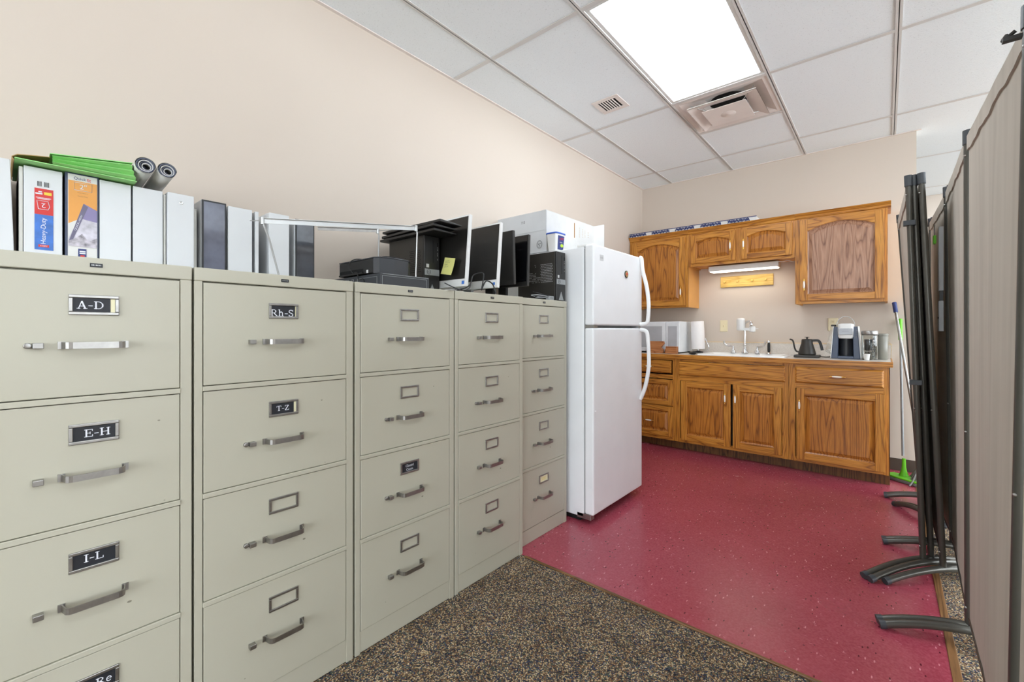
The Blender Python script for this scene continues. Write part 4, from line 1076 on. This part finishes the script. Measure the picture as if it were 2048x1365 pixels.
# faucet
SZ = CZ + .0125; SYF = 4.672
t = thing('faucet', 'chrome kitchen faucet with two lever handles behind the sink', 'faucet', (-1.03, SYF, SZ))
bell = [(.030, 0), (.030, .006), (.026, .015), (.020, .035), (.014, .055), (.012, .065)]
m = MB(); m.lathe(bell + [(.015, .07), (.013, .085), (.008, .092)], n=20); m.build('spout_base', M['chrome'], t)
MB().tube(smooth([(0, 0, .08), (.0, 0, .16), (0, .0, .235), (.01, -.03, .285), (.055, -.075, .305), (.073, -.10, .300), (.073, -.10, .290)]), .009, 10).build('spout', M['chrome'], t)
for s_, lv in ((-1, [(0, 0, .062), (-.05, 0, .065), (-.075, 0, .085), (-.082, -.004, .112)]), (1, [(0, 0, .058), (.045, -.012, .064), (.064, -.022, .086), (.074, -.028, .112)])):
    h_ = MB().at((s_ * .105, 0, 0)).lathe([(.024, 0), (.023, .012), (.014, .035), (.010, .05), (.009, .062)], n=16).build('handle_base', M['chrome'], t)
    MB().at((s_ * .105, 0, 0)).sweep(smooth(lv), [(.0085 * math.cos(a), .0045 * math.sin(a)) for a in [2 * PI * k / 8 for k in range(8)]], up=(0, 1, 0)).build('lever', M['chrome'], h_)
t = thing('water_filter', 'white water filter mounted on the faucet spout', 'water filter', (-1.052, SYF - .062, SZ + .215))
m = MB(); m.lathe([(.030, 0), (.036, .008), (.037, .018), (.037, .100), (.034, .112), (.022, .120), (.002, .122)], n=24); m.build('cartridge', M['white'], t)
m = MB(); m.lathe([(.012, 0), (.026, .006), (.028, .014), (.028, .05), (.024, .056), (.006, .058)], (.098, 0, -.016), 20); m.at().sweep([(0, 0, .012), (.05, 0, .012), (.098, 0, .010)], [(-.022, -.012), (.022, -.012), (.022, .014), (-.022, .014)], sm=False)
m.build('diverter_body', M['white'], t, bevel=.003)
MB().lathe([(.013, .042), (.015, .048), (.015, .075), (.011, .080)], (.095, -.03, .0), 14).build('spout_nut', M['chrome'], t)
MB().tube([(.12, 0, .018), (.15, -.004, .017)], .003, 7).build('selector_lever', M['white'], t)
t = thing('sink_sprayer', 'black side sprayer standing right of the faucet', 'sprayer', (-.828, SYF, SZ))
MB().lathe([(.024, 0), (.022, .006), (.012, .012)], n=16).build('collar', M['chrome'], t)
MB().lathe([(.010, .012), (.013, .03), (.012, .08), (.010, .10)], n=14).build('grip', M['black'], t)
MB().lathe([(.006, -.012), (.012, -.010), (.013, .0), (.012, .012), (.006, .014)], (0, 0, .112), 14, axis='y').build('spray_head', M['chrome'], t)

# ---- wall cabinets
UF, UD = 4.446, 4.427
def wall_cab(x0, x1, z0, z1, label, stiles, rails, left_side=True):
    t = thing('wall_cabinet', label, 'cabinet', ((x0 + x1) / 2, UF, z0))
    m = MB(); m.box(x0, UF + .019, z0, x0 + .016, YB - .001, z1).box(x1 - .016, UF + .019, z0, x1, YB - .001, z1).box(x0 + .016, UF + .019, z0 + .012, x1 - .016, YB - .001, z0 + .028).box(x0 + .016, UF + .019, z1 - .016, x1 - .016, YB - .001, z1).box(x0 + .016, YB - .010, z0 + .028, x1 - .016, YB - .001, z1 - .016)
    m.build('carcass', M['oakside'], t, world=True)
    m = MB()
    for a, b in stiles: m.box(a, UF, z0, b, UF + .019, z1, 0)
    for a, b, c, d in rails: m.box(a, UF, c, b, UF + .019, d, 1)
    m.build('face_frame', [M['oakv'], M['oakh']], t, world=True)
    m = MB(); cr = lambda a, b: m.prism([(UF, z1 - .045), (UF - .008, z1 - .040), (UF - .012, z1 - .025), (UF - .030, z1 - .008), (UF - .036, z1), (UF, z1)], lambda u, v, w: (a + w, u, v), b - a)
    cr(x0, x1 + (.02 if x1 > 0 else 0))
    if x1 > 0: m.box(x1, UF, z1 - .030, x1 + .020, YB - .001, z1)
    m.build('crown_moulding', M['oakh'], t, world=True)
    return t
ZU = 2.140
t = wall_cab(-2.105, -1.488, 1.378, ZU, 'oak wall cabinet at the left, partly behind the fridge', [(-2.105, -2.06), (-1.528, -1.488)], [(-2.06, -1.528, 1.378, 1.41), (-2.06, -1.528, 2.06, ZU)])
d = oak_door(t, -2.072, -1.517, 1.397, 2.078, UD, arch=.055); pull(d, -1.553, 1.530, UD)
t = wall_cab(-1.487, -.590, 1.775, ZU, 'short oak wall cabinet with two doors above the sink', [(-1.487, -1.45), (-1.07, -1.0), (-.62, -.590)], [(-1.45, -1.07, 1.775, 1.81), (-1.0, -.62, 1.775, 1.81), (-1.45, -1.07, 2.06, ZU), (-1.0, -.62, 2.06, ZU)])
d = oak_door(t, -1.460, -1.058, 1.801, 2.076, UD, arch=.035, st=.05); pull(d, -1.098, 1.935, UD)
d = oak_door(t, -1.010, -.609, 1.801, 2.076, UD, arch=.035, st=.05); pull(d, -.986, 1.935, UD)
t = wall_cab(-.589, .014, 1.373, ZU, 'oak wall cabinet at the right with glare painted on its arched panel', [(-.589, -.545), (-.02, .014)], [(-.545, -.02, 1.373, 1.41), (-.545, -.02, 2.06, ZU)])
d = oak_door(t, -.554, -.006, 1.397, 2.083, UD, arch=.055, panel='oakpanelglare'); pull(d, -.522, 1.532, UD)
# under-cabinet lamp
t = thing('under_cabinet_light', 'white under-cabinet strip light glowing above the sink', 'light', (-1.03, 4.62, 1.7745))
m = MB(); m.box(-.30, -.07, -.050, .30, .06, -.0002); m.build('housing', M['white'], t, bevel=.006)
MB().box(-.285, -.066, -.054, .285, .05, -.0502).build('lens', M['tube'], t)
cable('lamp_cord', 'white cord tucked above the under-cabinet light', [(-.745, 4.55, 1.772), (-.70, 4.54, 1.762), (-.66, 4.55, 1.768), (-.62, 4.56, 1.755), (-.605, 4.60, 1.768)], .003, 'white', 'cord')
# peg rack
t = thing('peg_rack', 'light pine wall rack with four wooden pegs', 'rack', (-1.04, YB - .001, 1.634))
MB().box(-.234, -.018, -.054, .234, 0, .054).build('board', M['pine'], t, bevel=.004)
for x in (-.186, -.067, .061, .176):
    MB().at((x, -.018, .004), (PI / 2 + .25, 0, 0)).lathe([(.0065, 0), (.0055, .02), (.0055, .032), (.009, .038), (.009, .046), (.004, .05)], n=12).build('peg', M['pine'], t)
# wall plates
def plate(x, z, label, name, tog=True):
    t = thing(name, label, 'outlet', (x, YB - .0008, z))
    MB().box(-.0355, -.006, -.057, .0355, 0, .057).build('cover_plate', M['ivory'], t, bevel=.003)
    m = MB()
    if tog: m.box(-.008, -.012, -.012, .008, -.0055, .012)
    else:
        for s_ in (-.022, .022): m.box(-.014, -.009, s_ - .014, .014, -.0055, s_ + .014)
    m.build('switch_toggle' if tog else 'socket', M['ivory'], t, bevel=.002)
    m = MB(); m.box(-.003, -.0125, -.004, .003, -.0118, .004) if tog else m.box(-.006, -.0095, .016, -.004, -.0088, .028).box(.004, -.0095, .016, .006, -.0088, .028)
    m.build('slot', M['tan'], t)
plate(-1.246, 1.192, 'ivory wall plate left of the water filter', 'wall_plate')
plate(-.350, 1.200, 'ivory wall outlet behind the pod coffee maker', 'wall_outlet', False)
# banner roll on wall cabinets
t = thing('banner_roll', 'long navy and white patterned strip lying on the wall cabinets', 'decoration', (-1.48, 4.442, ZU + .0005))
MB().box(-.62, -.018, 0, .60, .10, .034).build('white_backing', M['paper'], t)
m = MB(); N_ = 40
for k in range(N_):
    x = -.615 + k * 1.22 / N_; ph = k % 8
    if ph < 6:
        m.tube([(x + .030 * q / 8, -.024, .018 + .012 * math.sin(q * PI / 2 + k) * (1 if ph % 2 else .6)) for q in range(9)], .0035, 5)
        m.tube([(x, -.022, .004), (x + .015, -.024, .034), (x + .030, -.022, .004)], .0035, 5)
m.build('scroll_pattern', M['navy'], t, kind='stuff')
MB().tube([(-.62, -.02, .037), (.60, -.02, .037)], .0035, 6).build('top_rod', M['navy'], t)

# ================================================================== things on the counter
# microwave
t = thing('microwave', 'white microwave oven beside the paper towels', 'microwave', (-1.80, 4.37, CZ + .0005))
m = MB(); m.box(-.255, 0, .012, .255, .37, .318); m.build('case', M['mwhite'], t, bevel=.004)
MB().box(-.253, -.014, .016, .118, .0, .314).build('door', M['mwhite'], t, bevel=.004)
MB().box(-.205, -.0155, .055, .082, -.0138, .270).build('door_window', M['mgrey'], t)
MB().box(.122, -.014, .016, .253, .0, .314).build('control_panel', M['mwhite'], t, bevel=.003)
MB().box(.142, -.0155, .055, .232, -.0138, .270).build('key_field', M['mgrey'], t)
MB().box(.2552, .22, .185, .258, .232, .215).build('side_sticker', M['paper'], t)
for x in (-.23, .23):
    for y in (.02, .34): MB().lathe([(.012, 0), (.012, .012)], (x, y, 0), 10).build('foot', M['black'], t)
# wooden holders
t = thing('wooden_holder', 'tall wooden holder with a notched corner before the microwave', 'holder', (-1.765, 4.285, CZ + .0004))
MB().prism([(-.085, 0), (.083, 0), (.083, .035), (.062, .060), (.094, .098), (.085, .120), (-.085, .120)], lambda u, v, w: (u, v * 0 + w, v), .035).build('block', M['beech'], t, bevel=.002)
MB().box(-.08, -.0, .0, -.075, .001, .001).build('base_edge', M['beech'], t)
t = thing('wooden_box', 'low wooden box beside the notched wooden holder', 'box', (-1.602, 4.29, CZ + .0004))
m = MB(); m.box(-.055, 0, 0, .055, .045, .070); m.build('tray', M['beech'], t, bevel=.002)
MB().box(-.07, .012, .0, -.056, .035, .045).build('side_tab', M['beech'], t, bevel=.002)
# paper towel
t = thing('paper_towel_holder', 'chrome upright paper towel holder', 'holder', (-1.412, 4.575, CZ + .0135))
t.location = (-1.440, 4.60, CZ + .0008)
MB().lathe([(.062, 0), (.062, .008), (.055, .014), (.02, .018), (.012, .024)], n=24).build('base', M['black'], t)
MB().tube([(0, 0, .014), (0, 0, .30)], .006, 8).build('post', M['chrome'], t)
MB().tube(smooth([(.055, -.02, .010), (.095, -.02, .035), (.105, -.02, .07), (.090, -.02, .11), (.073, -.02, .15)]), .006, 8).build('tension_arm', M['chrome'], t)
t = thing('paper_towel_roll', 'white paper towel roll standing in its chrome holder', 'paper towel', (-1.440, 4.60, CZ + .028))
m = MB().at((0, 0, 0.012), (0, -.035, 0)); m.lathe([(.020, 0), (.060, 0), (.062, .004), (.062, .276), (.060, .280), (.020, .280), (.020, 0)], n=32, cap=False); m.build('sheet_roll', M['towel'], t)
t = thing('small_dish', 'small black bowl-shaped lid before the paper towels', 'dish', (-1.335, 4.35, CZ + .0135))
t.location = (-1.398, 4.30, CZ + .0006)
MB().lathe([(.018, 0), (.030, .006), (.040, .017), (.038, .018), (.028, .009), (.003, .005)], n=24).build('bowl', M['black'], t)

# kettle
t = thing('gooseneck_kettle', 'matte black gooseneck kettle with angular handle', 'kettle', (-.505, 4.45, CZ + .0235))
MB().lathe([(.058, 0), (.063, .004), (.064, .012), (.052, .060), (.042, .095), (.0395, .125), (.038, .128)], n=28).build('body', M['blackm'], t)
m = MB(); m.lathe([(.038, .1285), (.037, .132), (.010, .134), (.006, .138), (.006, .146), (.018, .147), (.018, .151), (.002, .152)], n=24); m.build('lid', M['blackm'], t)
MB().tube(smooth([(-.058, 0, .022), (-.078, 0, .030), (-.090, 0, .060), (-.097, 0, .100), (-.106, 0, .122), (-.125, 0, .130)]), .0065, 9).build('spout', M['blackm'], t)
MB().sweep(smooth([(.036, 0, .120), (.060, 0, .122), (.082, 0, .118), (.095, 0, .090), (.106, 0, .040)], 4), [(-.010, -.006), (.010, -.006), (.010, .006), (-.010, .006)], sm=False, up=(0, 1, 0)).build('handle', M['black'], t, bevel=.002)
t = thing('heating_plate', 'flat black power base under the kettle', 'kettle base', (-.505, 4.45, CZ + .0004))
MB().box(-.088, -.07, 0, .090, .075, .022).build('plate', M['blackm'], t, bevel=.005)
MB().tube([tuple(Vector(p) - t.location) for p in smooth([(-.418, 4.50, CZ + .010), (-.385, 4.53, CZ + .004), (-.36, 4.60, CZ + .006), (-.352, 4.66, CZ + .02), (-.352, 4.72, CZ + .06)])], .003, 7).build('power_cord', M['cord'], t)
# coffee maker
t = thing('pod_coffee_maker', 'white and slate-blue pod coffee maker with chrome arch handle', 'coffee maker', (-.243, 4.42, CZ + .0005))
FW = lambda u, v, w: (u, w, v)
prof = lambda a, b: [(-a, 0), (a, 0), (b, .28), (-b, .28)]
m = MB()
for s_ in (-1, 1): m.prism([(s_ * .094, .004), (s_ * .100, .004), (s_ * .082, .262), (s_ * .076, .262)], lambda u, v, w: (u, -.004 + w, v), .19)
m.build('side_trim', M['white'], t, bevel=.002)
m = MB()
for s_ in (-1, 1): m.prism([(s_ * .050, .0), (s_ * .094, .0), (s_ * .0765, .26), (s_ * .045, .26)], lambda u, v, w: (u, w, v), .17)
m.box(-.05, .10, .0, .05, .17, .24).box(-.052, .0, .0, .052, .10, .022); m.build('housing', M['coffeeblue'], t, bevel=.004)
m = MB(); m.lathe([(.049, .0), (.049, .15)], (0, .105, .024), 20); m.build('cavity_back', M['blacks'], t)
m = MB(); 
for k in range(9): m.box(-.042 + k * .0098, .012, .022, -.038 + k * .0098, .095, .025)
m.build('drip_tray', M['black'], t)
m = MB(); loft(m, [(rrect(.044, .055, .02), .165), (rrect(.050, .062, .022), .178), (rrect(.052, .066, .022), .27), (rrect(.050, .062, .022), .280), (rrect(.03, .04, .02), .286)]);
for i in range(len(m.v)): m.v[i] = (m.v[i][0], m.v[i][1] + .045, m.v[i][2])
m.build('brew_head', M['white'], t)
m = MB(); m.box(-.046, -.0235, .195, .046, -.0205, .245); m.build('silver_panel', M['silver'], t, bevel=.002)
q = MB(); put_text(q, 'KEURIG', lambda u, v: (u, -.0240, v), 0, .221, w=.042, h=.0055); q.build('panel_lettering', M['inkg'], t)
MB().sweep([(.058 * math.cos(a), .02, .268 + .073 * math.sin(a)) for a in [PI * k / 16 for k in range(17)]], [(-.0028, -.011), (.0028, -.011), (.0028, .011), (-.0028, .011)], sm=False, up=(0, 1, 0)).build('arch_handle', M['steel'], t, bevel=.001)
m = MB()
for k in range(4): m.tube([(.071 - .001 * k + .005 * math.cos(a), -.001, .225 - .016 * k + .005 * math.sin(a)) for a in [2 * PI * q / 12 for q in range(12)]], .0009, 5, closed=True)
m.build('button_ring', M['steel'], t)
m = MB(); m.prism([(-.135, .06), (-.100, .03), (-.078, .262), (-.095, .262)], lambda u, v, w: (u, .02 + w, v), .15); m.build('water_tank', M['glass'], t)
MB().box(-.098, .03, .262, -.066, .12, .276).build('tank_lid', M['black'], t, bevel=.004)
t = thing('coffee_jar', 'glass jar lettered COFFEE with a steel lid', 'jar', (-.093, 4.42, CZ + .0006))
m = MB(); m.lathe([(.046, 0), (.050, .004), (.050, .190), (.047, .196), (.0445, .196), (.0475, .188), (.0475, .007), (.044, .004), (.001, .004)], n=32, cap=False); m.add([(.046 * math.cos(2 * PI * k / 32), .046 * math.sin(2 * PI * k / 32), 0) for k in range(32)], [tuple(range(32))[::-1]]); m.build('glass_body', M['glass'], t)
MB().lathe([(.052, .1965), (.053, .200), (.053, .224), (.050, .227), (.001, .227)], n=32).build('lid', M['steel'], t)
q = MB(); jr = .0506
put_text(q, 'COFFEE', lambda u, v: (jr * math.sin(u / jr), -jr * math.cos(u / jr), v), .026, .098, w=.150, h=.023, rot=90); q.build('lettering', M['ink'], t)
m = MB(); m.lathe([(.024, .0), (.026, .02), (.026, .085), (.001, .086)], (-.008, .006, .072), 20); m.build('dark_scoop_cup', M['blacks'], t)
m = MB()
for a in range(9): m.lathe([(.012, 0), (.016, .022), (.016, .026), (.001, .027)], (random.uniform(-.024, .024), random.uniform(-.005, .024), .006 + .03 * (a // 4)), 12)
m.build('coffee_pods', M['canister'], t, kind='stuff')
t = thing('white_cup', 'tiny white paper cup before the coffee jar', 'cup', (-.108, 4.335, CZ + .0006))
MB().lathe([(.013, 0), (.015, .003), (.020, .046), (.0215, .048), (.019, .048), (.014, .004), (.001, .003)], n=22).build('cup_wall', M['white'], t)
t = thing('grey_canister', 'plain grey canister behind the coffee jar', 'canister', (-.022, 4.56, CZ + .0006))
t.location = (-.026, 4.54, CZ + .0006)
MB().lathe([(.040, 0), (.043, .004), (.045, .185), (.042, .188), (.001, .188)], n=28).build('body', M['canister'], t)
MB().lathe([(.0465, .1885), (.0465, .200), (.042, .204), (.001, .204)], n=28).build('lid', M['canister'], t)
cable('yellow_cord', 'pale yellow cord hanging at the end of the counter', [(.018, 4.73, CZ + .13), (.034, 4.72, CZ + .12), (.037, 4.70, CZ + .08), (.036, 4.70, CZ + .03), (.036, 4.70, CZ + .004)], .0025, 'trimwood', 'cord')

# ================================================================== mop and broom
def stick(mb, a, b, r, mi=0): mb.tube([a, b], r, 9, mi)
t = thing('steel_mop', 'steel-handled mop with blue grip leaning behind the dividers', 'mop', (.20, 4.42, .004))
base = Vector(t.location); L_ = lambda *p: tuple(Vector(p) - base)
top = Vector((.055, 4.745, 1.375)); bot = Vector((.196, 4.45, .26))
MB().tube([L_(*top), L_(*top.lerp(bot, .072))], .0145, 12).build('grip', M['bluegrip'], t)
MB().tube([L_(*top.lerp(bot, .072)), L_(*bot)], .0095, 12).build('handle', M['steel'], t)
MB().tube([L_(*top.lerp(bot, .86)), L_(*bot), L_(.203, 4.44, .12)], .017, 10).build('clamp', M['greyp'], t)
m = MB()
for k in range(26):
    a = random.uniform(-1, 1); b = random.uniform(-1, 1)
    m.tube(smooth([L_(.203, 4.44, .13), L_(.203 + a * .03, 4.44 + b * .03, .10), L_(.20 + a * .055, 4.44 + b * .09, .04), L_(.20 + a * .08, 4.43 + b * .12, .009)], 3), .006, 5)
m.build('mop_strands', M['mopg'], t, kind='stuff')
t = thing('green_dust_mop', 'flat dust mop with lime green head and green grip', 'mop', (.11, 4.45, .004))
base = Vector(t.location)
top = Vector((.092, 4.755, 1.24)); bot = Vector((.103, 4.50, .185))
MB().sweep([L_(*top), L_(*top.lerp(bot, .03)), L_(*top.lerp(bot, .08)), L_(*top.lerp(bot, .13)), L_(*top.lerp(bot, .16))], [(.014 * math.cos(a), .012 * math.sin(a)) for a in [2 * PI * k / 10 for k in range(10)]]).build('grip', M['greenp'], t)
MB().tube([L_(*top.lerp(bot, .16)), L_(*bot)], .0085, 10).build('handle', M['greyp'], t)
MB().lathe([(.011, .165), (.013, .10), (.018, .07), (.030, .035)], (-.002, .035, 0), 12).build('swivel_neck', M['greenp'], t)
m = MB().at((0, .0, .0), (0, 0, -.62)); m.prism([(-.13, -.05), (.13, -.05), (.11, .055), (-.11, .055)], lambda u, v, w: (u, v, .022 + w), .012); m.build('head_plate', M['greenp'], t, bevel=.003)
m = MB().at((0, .0, .0), (0, 0, -.62)); m.box(-.14, -.055, .0, .14, .06, .021); m.build('mop_pad', M['mopg'], t, bevel=.004)

# ================================================================== ROOM DIVIDERS
RT = .0138
def post(parent, a, b, org, cap=True, rivets=True):
    a = Vector(a); b = Vector(b); o_ = Vector(org); f = lambda v: tuple(v - o_)
    p = MB().tube([f(a), f(b)], RT, 14).build('frame_post', M['frame'], parent)
    MB().tube([f(a.lerp(b, .978)), f(b + (b - a) * .006)], RT + .0028, 14).build('post_cap', M['capb'], p)
    d = Vector((-.76, -.65, 0)) * (RT + .0005)
    m = MB()
    for k in (.045, .40, .955):
        c = a.lerp(b, k) + d * 1.0
        m.lathe([(.0048, -.002), (.0045, .0015), (.002, .003)], f(c), 8, axis='x') if False else m.add(*ball(f(c), .0042))
    m.build('rivet', M['steel'], p)
    return p
def ball(c, r, n=8):
    vs = []; fs = []
    for i in range(5):
        ph = PI * (i + .5) / 5
        for j in range(n): vs.append((c[0] + r * math.sin(ph) * math.cos(2 * PI * j / n), c[1] + r * math.sin(ph) * math.sin(2 * PI * j / n), c[2] + r * math.cos(ph)))
    for i in range(4):
        for j in range(n): fs.append((i * n + j, i * n + (j + 1) % n, (i + 1) * n + (j + 1) % n, (i + 1) * n + j))
    fs.append(tuple(range(n))[::-1]); fs.append(tuple(range(4 * n, 5 * n))); return vs, fs
def foot(parent, tip, mid, org, zc=.062, two=True, full=True):
    tip = Vector(tip); mid = Vector(mid); o_ = Vector(org); d = (mid - tip); d.z = 0; L = d.length; d.normalize(); n = Vector((-d.y, d.x, 0))
    ps = []
    for k in range(19):
        s_ = -1 + 2 * k / 18
        if not full and s_ > .1: continue
        p = Vector((mid.x, mid.y, 0)) + d * (L * s_); p.z = .017 + (zc - .017) * (1 - s_ * s_)
        ps.append(p)
    f = lambda v: tuple(v - o_)
    fo = MB()
    for off in ((-.0155, .0155) if two else (0,)): fo.tube([f(p + n * off) for p in ps], .0145, 12)
    fo = fo.build('foot', M['frame'], parent)
    for off in ((-.0155, .0155) if two else (0,)):
        MB().tube([f(ps[0] + n * off - d * .006), f(ps[1].lerp(ps[0], .55) + n * off)], .0165, 12).build('foot_cap', M['capb'], fo)
        if full: MB().tube([f(ps[-1] + n * off + d * .006), f(ps[-2].lerp(ps[-1], .55) + n * off)], .0165, 12).build('foot_cap', M['capb'], fo)
def fabric(parent, a0, a1, b0, b1, org, seed=0, hem=.045, amp=.004, zlo=.10, zhi=1.835, bulge=0):
    """panel between post line a (bottom a0, top a1) and post line b; each a point at z=0 and z=1.88"""
    rnd = random.Random(seed); o_ = Vector(org)
    NU, NV = 36, 14; ph = [rnd.uniform(0, 6.3) for _ in range(4)]
    A = lambda z: Vector(a0).lerp(Vector(a1), z / 1.88); Bp = lambda z: Vector(b0).lerp(Vector(b1), z / 1.88)
    nrm = (Vector(b0) - Vector(a0)); nrm = Vector((nrm.y, -nrm.x, 0)).normalized()
    def sheet(z_0, z_1, off, th, name, lower_wave=0):
        m = MB(); vs = []; nv = NV if name == 'fabric_panel' else 2
        for side in (off - th / 2, off + th / 2):
            for j in range(nv + 1):
                for i in range(NU + 1):
                    u = i / NU; zz = z_0 + (z_1 - z_0) * j / nv
                    if j == 0: zz += lower_wave * (math.sin(u * 19 + ph[3]) + .6 * math.sin(u * 47))
                    p = A(zz).lerp(Bp(zz), u)
                    dm = max(.12, min(1, (zhi - .06 - zz) / .25, (zz - zlo) / .15))
                    w_ = dm * amp * math.sin(u * PI) * (math.sin(u * 9 + ph[0]) + .6 * math.sin(u * 23 + ph[1] + zz) + .3 * math.sin(u * 41 + ph[2]))
                    vs.append(tuple(p + nrm * (w_ + side) - o_))
        K = (nv + 1) * (NU + 1); fs = []
        for j in range(nv):
            for i in range(NU):
                a = j * (NU + 1) + i; b = a + 1; c = a + NU + 2; d = a + NU + 1
                fs.append((a, b, c, d)); fs.append((K + d, K + c, K + b, K + a))
        fe = []
        for i in range(NU):
            fe.append((i, K + i, K + i + 1, i + 1)); q = nv * (NU + 1) + i; fe.append((q, q + 1, K + q + 1, K + q))
        for j in range(nv):
            q = j * (NU + 1); fe.append((q, q + NU + 1, K + q + NU + 1, K + q)); q += NU; fe.append((q, K + q, K + q + NU + 1, q + NU + 1))
        m.add(vs, fs, 0, True); m.add(vs, fe, 0, False); return m.build(name, M['fabric'], parent)
    sheet(zlo, zhi, 0, .0015, 'fabric_panel')
    for zz, nm in ((zhi - .012, 'top_rod'), (zlo + .012, 'bottom_rod')):
        MB().tube([tuple(A(zz) - o_), tuple(Bp(zz) - o_)], .005, 8).build(nm, M['frame'], parent)
    sheet(zhi - hem, zhi + .010, 0, .013, 'hem_pocket', .0035)
# long divider
OR = (.23, 2.30, 0)
t = thing('room_divider', 'long taupe fabric room divider standing open at right', 'divider', OR)
PO = [((.262, .72, 0), (.262, .72, 1.88)), ((.222, 1.50, 0), (.250, 1.50, 1.88)), ((.236, 2.315, 0), (.232, 2.30, 1.88)), ((.262, 3.14, 0), (.240, 3.14, 1.88)), ((.232, 3.96, 0), (.228, 3.96, 1.88))]
def sub(p, z): return Vector(p[0]).lerp(Vector(p[1]), z / 1.88)
for k, p in enumerate(PO):
    a = sub(p, .05); b = sub(p, 1.87)
    post(t, a, b, OR)
    if k in (3, 4): post(t, a + Vector((.012, -.034, 0)), b + Vector((.012, -.034, 0)), OR)
gp = .018
for k in range(4):
    a, b = PO[k], PO[k + 1]; o1 = Vector((-.004, gp, 0)); o2 = Vector((-.004, -gp - .034, 0))
    fabric(t, Vector(a[0]) + o1, Vector(a[1]) + o1, Vector(b[0]) + o2, Vector(b[1]) + o2, OR, seed=k + 3)
for tip, mid in (((-.022, 1.42, 0), (.22, 1.49, 0)), ((-.016, 2.222, 0), (.236, 2.30, 0)), ((-.006, 3.10, 0), (.258, 3.135, 0)), ((.0, 3.955, 0), (.232, 3.955, 0))):
    foot(t, tip, mid, OR)
m = MB(); m.tube(smooth([(.205, 1.452, 1.805), (.198, 1.44, 1.79), (.215, 1.43, 1.80)]), .004, 8); m.box(.196, 1.425, 1.782, .225, 1.44, 1.79)
m.build('hinge_clip', M['black'], t, world=True)
# folded divider
OR2 = (.14, 2.83, 0)
t = thing('room_divider', 'folded taupe room divider leaning beside the kitchen cabinets', 'divider', OR2)
Q = [((.137, 2.815, 0), (.082, 2.79, 1.88)), ((.168, 2.872, 0), (.101, 2.80, 1.88)), ((.204, 2.80, 0), (.127, 2.785, 1.88))]
FARP = [((.172, 3.73, 0), (.064, 3.70, 1.88)), ((.185, 3.67, 0), (.088, 3.66, 1.88)), ((.199, 3.61, 0), (.112, 3.60, 1.88))]
RT = .0122
for p in Q: post(t, sub(p, .055), sub(p, 1.87), OR2)
RT = .0095
for p in FARP: post(t, sub(p, .055), sub(p, 1.87), OR2)
RT = .0138
for k, (p, q) in enumerate(zip(Q, FARP)):
    fabric(t, Vector(p[0]) + Vector((0, gp, 0)), Vector(p[1]) + Vector((0, gp, 0)), Vector(q[0]) - Vector((0, .008, 0)), Vector(q[1]) - Vector((0, .008, 0)), OR2, seed=20 + k, amp=.002)
foot(t, (-.062, 2.585, 0), (.137, 2.815, 0), OR2, .07); foot(t, (.002, 2.60, 0), (.204, 2.80, 0), OR2, .06, two=False)
foot(t, (.058, 3.80, 0), (.16, 3.68, 0), OR2, .05)
for z in (1.655, .905):
    p = Vector(Q[0][0]).lerp(Vector(Q[0][1]), z / 1.88)
    MB().box(p.x - .024, p.y - .020, z - .012, p.x + .020, p.y + .012, z + .012).build('hinge_clip', M['capb'], t, world=True, bevel=.002)
# narrow white strip hung on the long divider
t = thing('hanging_strip', 'narrow pale slotted plastic strip hung on the long divider', 'strip', (.205, 2.95, 1.14))
t.location = (.212, 3.02, 1.145)
MB().box(-.012, -.018, .20, .006, .022, .515).build('upper_cover', M['lgrey'], t, bevel=.002)
MB().box(-.008, -.016, .15, .004, .020, .20).build('clip', M['black'], t)
MB().box(-.012, -.018, .0, .006, .022, .15).build('lower_cover', M['lgrey'], t, bevel=.002)
MB().box(-.0135, -.012, .062, -.0115, .014, .070).build('slot', M['hole'], t)
t = thing('green_clip', 'small dark green clip beside the hanging pale strip', 'clip', (.196, 3.18, 1.600))
MB().box(-.006, -.02, 0, .006, .02, .045).build('jaw', M['greenp'], t, bevel=.004)
MB().tube([(0, 0, .04), (0, .006, .075), (0, -.004, .10)], .003, 6).build('hook', M['steel'], t)
